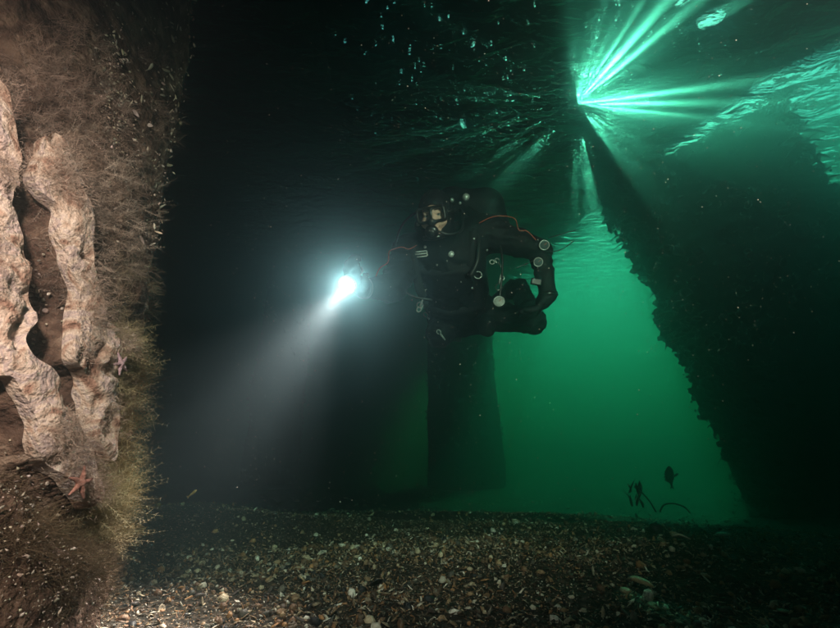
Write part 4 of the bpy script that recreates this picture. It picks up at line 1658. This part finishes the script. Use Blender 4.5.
# gauges: white dial on the hanging hose, two round ones on the bent arm
def gauge(p, d, r, face_mat, name):
    o = lathe_obj(name, [(r * 0.9, -0.018), (r * 1.12, -0.012), (r * 1.15, 0.004), (r * 1.0, 0.010), (r * 0.93, 0.006)], p, d, M_dark, diver, 24)
    lathe_obj('rim', [(r * 1.02, 0.008), (r * 1.10, 0.0125), (r * 0.98, 0.0135), (r * 0.94, 0.009)], p, d, M_steel, o, 24, True, False)
    lathe_obj('dial', [(r * 0.95, 0.0068), (r * 0.94, 0.0085), (0.001, 0.0087)], p, d, face_mat, o, 24, False)
    M = frame_from(d, R_AX)
    tube_obj('needle', [p + Vector(d).normalized() * 0.011, p + Vector(d).normalized() * 0.011 + M @ Vector((r * 0.5, r * 0.45, 0))], 0.0016, M_red, o, 5)
    return o


gp = at(499, 302, 2.22)
gauge(gp, (CAM - gp).normalized() + U_AX * 0.35, 0.027, M_white, 'pressure_gauge')
M_dial = plain('dim_dial', (0.06, 0.10, 0.10), 0.7)
for px, py, r in ((544, 245, 0.024), (538, 262, 0.022)):
    p = at(px, py, 2.215)
    gg = gauge(p, (CAM - p).normalized() + R_AX * 0.15, r, M_dial, 'wrist_gauge')
# loose elastic cords of the wrist gauges
for pts in ([at(548, 238, 2.24), at(562, 234, 2.22), at(576, 230, 2.2)], [at(546, 252, 2.22), at(560, 250, 2.2), at(574, 241, 2.2)], [at(535, 260, 2.22), at(526, 264, 2.2), at(516, 268, 2.2)]):
    hose(pts, 0.0028, M_rubber, 'elastic_cord')
box_obj('knife_sheath', at(536, 282, 2.20), frame_from(Vector((0.2, -0.2, 1)), R_AX), (0.026, 0.012, 0.016), M_dark, diver)

# fins behind the ankles
for key, d in (('anL', Vector((-0.05, 1.0, 0.12))), ('anR', Vector((0.06, 1.0, 0.10)))):
    d = d.normalized()
    p0 = J[key] + d * 0.02 + Vector((0, 0, 0.035))
    M = frame_from(Vector((0.15, -0.1, 1)), d)
    fin = empty_fin = None
    prof = [(0.0, 0.060, 0.035), (0.15, 0.075, 0.030), (0.25, 0.095, 0.012), (0.45, 0.105, 0.008), (0.58, 0.110, 0.005), (0.62, 0.080, 0.004)]
    V, Q = [], []
    for x, w, h in prof:
        for yy, zz_ in ((-w, -h), (w, -h), (w, h), (-w, h)):
            V.append(tuple(p0 + M @ Vector((x, yy, zz_))))
    for i in range(len(prof) - 1):
        for k in range(4):
            Q.append((i * 4 + k, i * 4 + (k + 1) % 4, (i + 1) * 4 + (k + 1) % 4, (i + 1) * 4 + k))
    Q += [(3, 2, 1, 0), tuple(len(V) - 4 + k for k in range(4))]
    link('fin', from_np('fin', np.array(V), np.array(Q)), M_rubber, diver, smooth=False)

# ------------------------------------------------------------------ lit torch in the diver's hand
torch = empty('dive_torch', TORCH)
tag(torch, 'lit dive torch shining a white beam down to the left', 'torch')
lathe_obj('barrel', [(0.012, -0.10), (0.022, -0.095), (0.022, 0.0), (0.024, 0.01), (0.036, 0.025), (0.038, 0.055), (0.034, 0.056), (0.033, 0.046)], TORCH, TDIR, M_dark, torch, 24)
lathe_obj('bezel', [(0.0385, 0.045), (0.042, 0.048), (0.042, 0.060), (0.036, 0.061)], TORCH, TDIR, M_steel, torch, 24, True, False)
M_lens = bpy.data.materials.new('torch_lens')
M_lens.use_nodes = True
_e = M_lens.node_tree.nodes['Principled BSDF']
_e.inputs['Emission Color'].default_value = (1.0, 0.95, 1.0, 1)
_e.inputs['Emission Strength'].default_value = 60.0
lathe_obj('lens', [(0.033, 0.0500), (0.030, 0.0525), (0.002, 0.0530)], TORCH, TDIR, M_lens, torch, 24)
spot('torch_lamp', TORCH + TDIR * 0.075, TORCH + TDIR * 2.0, 150, 44, 1.0, (1.0, 0.50, 0.50), 0.02)
spot('torch_lamp', TORCH + TDIR * 0.077, TORCH + TDIR * 2.0, 260, 24, 1.0, (1.0, 0.50, 0.50), 0.02)
spot('torch_lamp', TORCH + TDIR * 0.08, TORCH + TDIR * 2.0, 1.5, 140, 1.0, (1.0, 0.50, 0.50), 0.02)


# ------------------------------------------------------------------ weed, fish and drifting specks
M_weed = mat_noise('dark_weed', [(0.3, (0.012, 0.012, 0.006)), (0.7, (0.045, 0.038, 0.018))], 20.0, 0.6, spec=0.3)


def leafy_blade(name, p0, up, side, outline, thick, parent):
    """flat ragged blade built from a list of (half width left, half width right) rows"""
    up, side = Vector(up).normalized(), Vector(side).normalized()
    nn = up.cross(side)
    V, Q = [], []
    n = len(outline)
    for i, (h, l, r) in enumerate(outline):
        c = Vector(p0) + up * h + nn * (0.012 * math.sin(i * 1.3))
        for a, b in ((-l, 0), (r, 0), (r, thick), (-l, thick)):
            V.append(tuple(c + side * a + nn * b))
    for i in range(n - 1):
        for k in range(4):
            Q.append((i * 4 + k, i * 4 + (k + 1) % 4, (i + 1) * 4 + (k + 1) % 4, (i + 1) * 4 + k))
    Q += [(3, 2, 1, 0), tuple(len(V) - 4 + k for k in range(4))]
    return link(name, from_np(name, np.array(V), np.array(Q)), M_weed, parent, smooth=False)


# dark fish hanging upright in the green water
fd_ = 3.5
M_dfish = mat_noise('dark_fish_skin', [(0.35, (0.010, 0.010, 0.008)), (0.65, (0.035, 0.032, 0.022))], 30.0, 0.5, spec=0.4)
nose, tailp = at(669, 466, fd_), at(672, 486, fd_)
dfish = empty('fish', nose.lerp(tailp, 0.5))
tag(dfish, 'small dark fish hanging head up in the green water near the right block', 'fish')
LB = (tailp - nose).length
ud = (tailp - nose).normalized()
M = frame_from(ud, R_AX)
prof = [(0.0, 0.002, 0.002), (0.06, 0.016, 0.009), (0.2, 0.031, 0.017), (0.4, 0.038, 0.021), (0.6, 0.033, 0.018), (0.8, 0.019, 0.010), (0.94, 0.009, 0.005), (1.0, 0.008, 0.004)]
V, Q = [], []
for t, a, b in prof:
    for k in range(12):
        th = 2 * math.pi * k / 12
        V.append(tuple(nose + M @ Vector((a * math.cos(th) - 0.006 * math.sin(t * 3), b * math.sin(th), t * LB))))
for i in range(len(prof) - 1):
    for k in range(12):
        Q.append((i * 12 + k, i * 12 + (k + 1) % 12, (i + 1) * 12 + (k + 1) % 12, (i + 1) * 12 + k))
link('body', from_np('body', np.array(V), np.array(Q)), M_dfish, dfish)


def fin_plate(name, pts):
    """flat fin of a little thickness from (x, z) points in the fish's own plane"""
    bm = bmesh.new()
    f0 = [bm.verts.new(nose + M @ Vector((x, 0.0012, z * LB))) for x, z in pts]
    f1 = [bm.verts.new(nose + M @ Vector((x, -0.0012, z * LB))) for x, z in pts]
    bm.faces.new(f0)
    bm.faces.new(f1[::-1])
    for k in range(len(pts)):
        j = (k + 1) % len(pts)
        bm.faces.new((f0[j], f0[k], f1[k], f1[j]))
    link(name, bm_mesh(name, bm), M_dfish, dfish, smooth=False)


fin_plate('dorsal_fin', [(-0.020, 0.22), (-0.052, 0.24), (-0.040, 0.31), (-0.056, 0.36), (-0.044, 0.43), (-0.058, 0.52), (-0.046, 0.58), (-0.054, 0.68), (-0.034, 0.78), (-0.010, 0.80)])
fin_plate('tail_fin', [(-0.006, 0.97), (-0.020, 1.14), (-0.004, 1.10), (0.014, 1.20), (0.008, 0.97)])
fin_plate('pectoral_fin', [(0.026, 0.50), (0.052, 0.42), (0.072, 0.44), (0.060, 0.52), (0.048, 0.56), (0.026, 0.60)])

# bent dead weed stems arching over the bottom
arch = empty('seaweed', on_z(660, 512, 0.0))
tag(arch, 'bent dark weed stem arching over the seabed below the dark upright fish', 'seaweed')
ad = (arch.location - CAM).dot(F_AX)
tube_obj('stalk', smooth_path([on_z(660, 512, 0.0), at(664, 505, ad), at(673, 503.5, ad), at(684, 507, ad), at(690, 513, ad)], 5), [0.006 - 0.0001 * k for k in range(21)], M_weed, arch, 7)
tuft = empty('seaweed', on_z(632, 511, 0.0))
tag(tuft, 'small dark weed clump on the seabed left of the dark upright fish', 'seaweed')
td = (tuft.location - CAM).dot(F_AX)
tube_obj('stalk', smooth_path([on_z(656, 512, 0.0), at(650, 502, td), at(643, 494, td), at(636, 488, td)], 5), 0.005, M_weed, tuft, 7)
parts = []
for i in range(22):
    r0 = at(random.uniform(628, 645), random.uniform(488, 508), td + random.uniform(-0.06, 0.06))
    v, q = blade_strip(r0, Vector((random.uniform(-0.8, 0.8), random.uniform(-0.4, 0.4), 1)), random.uniform(0.04, 0.10), random.uniform(0.004, 0.010), random.uniform(-0.2, 1.2), random.uniform(-1, 1), 4)
    parts.append((v, q, None))
V, F, C = join_np(parts)
tag(link('fronds', from_np('fronds', V, F), M_weed, tuft), kind='stuff')

# tiny goby hanging beside the pile
M_fish = mat_noise('fish_skin', [(0.35, (0.30, 0.22, 0.08)), (0.65, (0.50, 0.40, 0.18))], 60.0, 0.4, spec=0.5)
fp = at(193, 493, 1.35)
fish = empty('fish', fp)
tag(fish, 'tiny yellowish fish in the dark water right of the overgrown pile', 'fish')
fd = Vector((0.75, -0.2, 0.55)).normalized()
V, Q = [], []
M = frame_from(fd, Vector((0, 1, 0)))
prof = [(-0.016, 0.0012, 0.0020), (-0.008, 0.0022, 0.0030), (0.0, 0.0032, 0.0046), (0.008, 0.0032, 0.0044), (0.013, 0.0022, 0.0030), (0.016, 0.0006, 0.0010)]
for z, a, b in prof:
    for k in range(8):
        t = 2 * math.pi * k / 8
        V.append(tuple(fp + M @ Vector((a * math.cos(t), b * math.sin(t), z))))
for i in range(len(prof) - 1):
    for k in range(8):
        Q.append((i * 8 + k, i * 8 + (k + 1) % 8, (i + 1) * 8 + (k + 1) % 8, (i + 1) * 8 + k))
Q += [tuple(range(7, -1, -1))[:4], (3, 2, 1, 0)][:0]
link('body', from_np('body', np.array(V), np.array(Q)), M_fish, fish)
bm = bmesh.new()
for y in (-0.0003, 0.0003):
    pass
vs = [bm.verts.new(fp + M @ Vector((x, y, z))) for x in (-0.0004, 0.0004) for y, z in ((0, -0.015), (0.006, -0.025), (0.0, -0.022), (-0.006, -0.025))]
bm.faces.new(vs[:4])
bm.faces.new(vs[4:][::-1])
for k in range(4):
    bm.faces.new((vs[k], vs[(k + 1) % 4], vs[4 + (k + 1) % 4], vs[4 + k]))
link('tail_fin', bm_mesh('tail_fin', bm), M_fish, fish, smooth=False)

# specks drifting in the water
OCT = (np.array([(1, 0, 0), (-1, 0, 0), (0, 1, 0), (0, -1, 0), (0, 0, 1), (0, 0, -1)], float),
       np.array([(0, 2, 4), (2, 1, 4), (1, 3, 4), (3, 0, 4), (2, 0, 5), (1, 2, 5), (3, 1, 5), (0, 3, 5)]))
k = 12000
dep = 0.6 + 3.2 * rng.uniform(0, 1, k) ** 1.15
ppx, ppy = rng.uniform(-30, 870, k), rng.uniform(-30, 520, k)
q_ = rng.uniform(size=k) < 0.12          # more of them lit up by the torch
t_ = rng.uniform(0.1, 1.0, k)
ppx = np.where(q_, 345 - 150 * t_ + rng.normal(0, 28, k), ppx)
ppy = np.where(q_, 285 + 195 * t_ + rng.normal(0, 28, k), ppy)
dep = np.where(q_, 1.85 - 0.8 * t_ + rng.normal(0, 0.12, k), dep)
pos = np.array([tuple(at(a, b, c)) for a, b, c in zip(ppx, ppy, dep)])
size = dep * (0.00032 + 0.0009 * rng.uniform(0, 1, k) ** 4) * np.where(q_, 0.42, 1.0)
away = (np.linalg.norm(pos[:, :2] - PB[:2], axis=1) > 0.62) & (pos[:, 2] > 0.1) & (pos[:, 2] < 4.8)
M_speck = mat_noise('drifting_specks', [(0.3, (0.40, 0.38, 0.33)), (0.7, (0.65, 0.62, 0.55))], 3.0, 0.8, spec=0.3)
pos, size = pos[away], size[away]
k = len(pos)
V, F, C = scatter_np(OCT, pos, rot_np(k), size[:, None] * rng.uniform(0.5, 1.6, (k, 3)))
tag(link('drifting_specks', from_np('drifting_specks', V, F), M_speck, smooth=False), 'pale specks drifting everywhere in the water', 'plankton', kind='stuff')
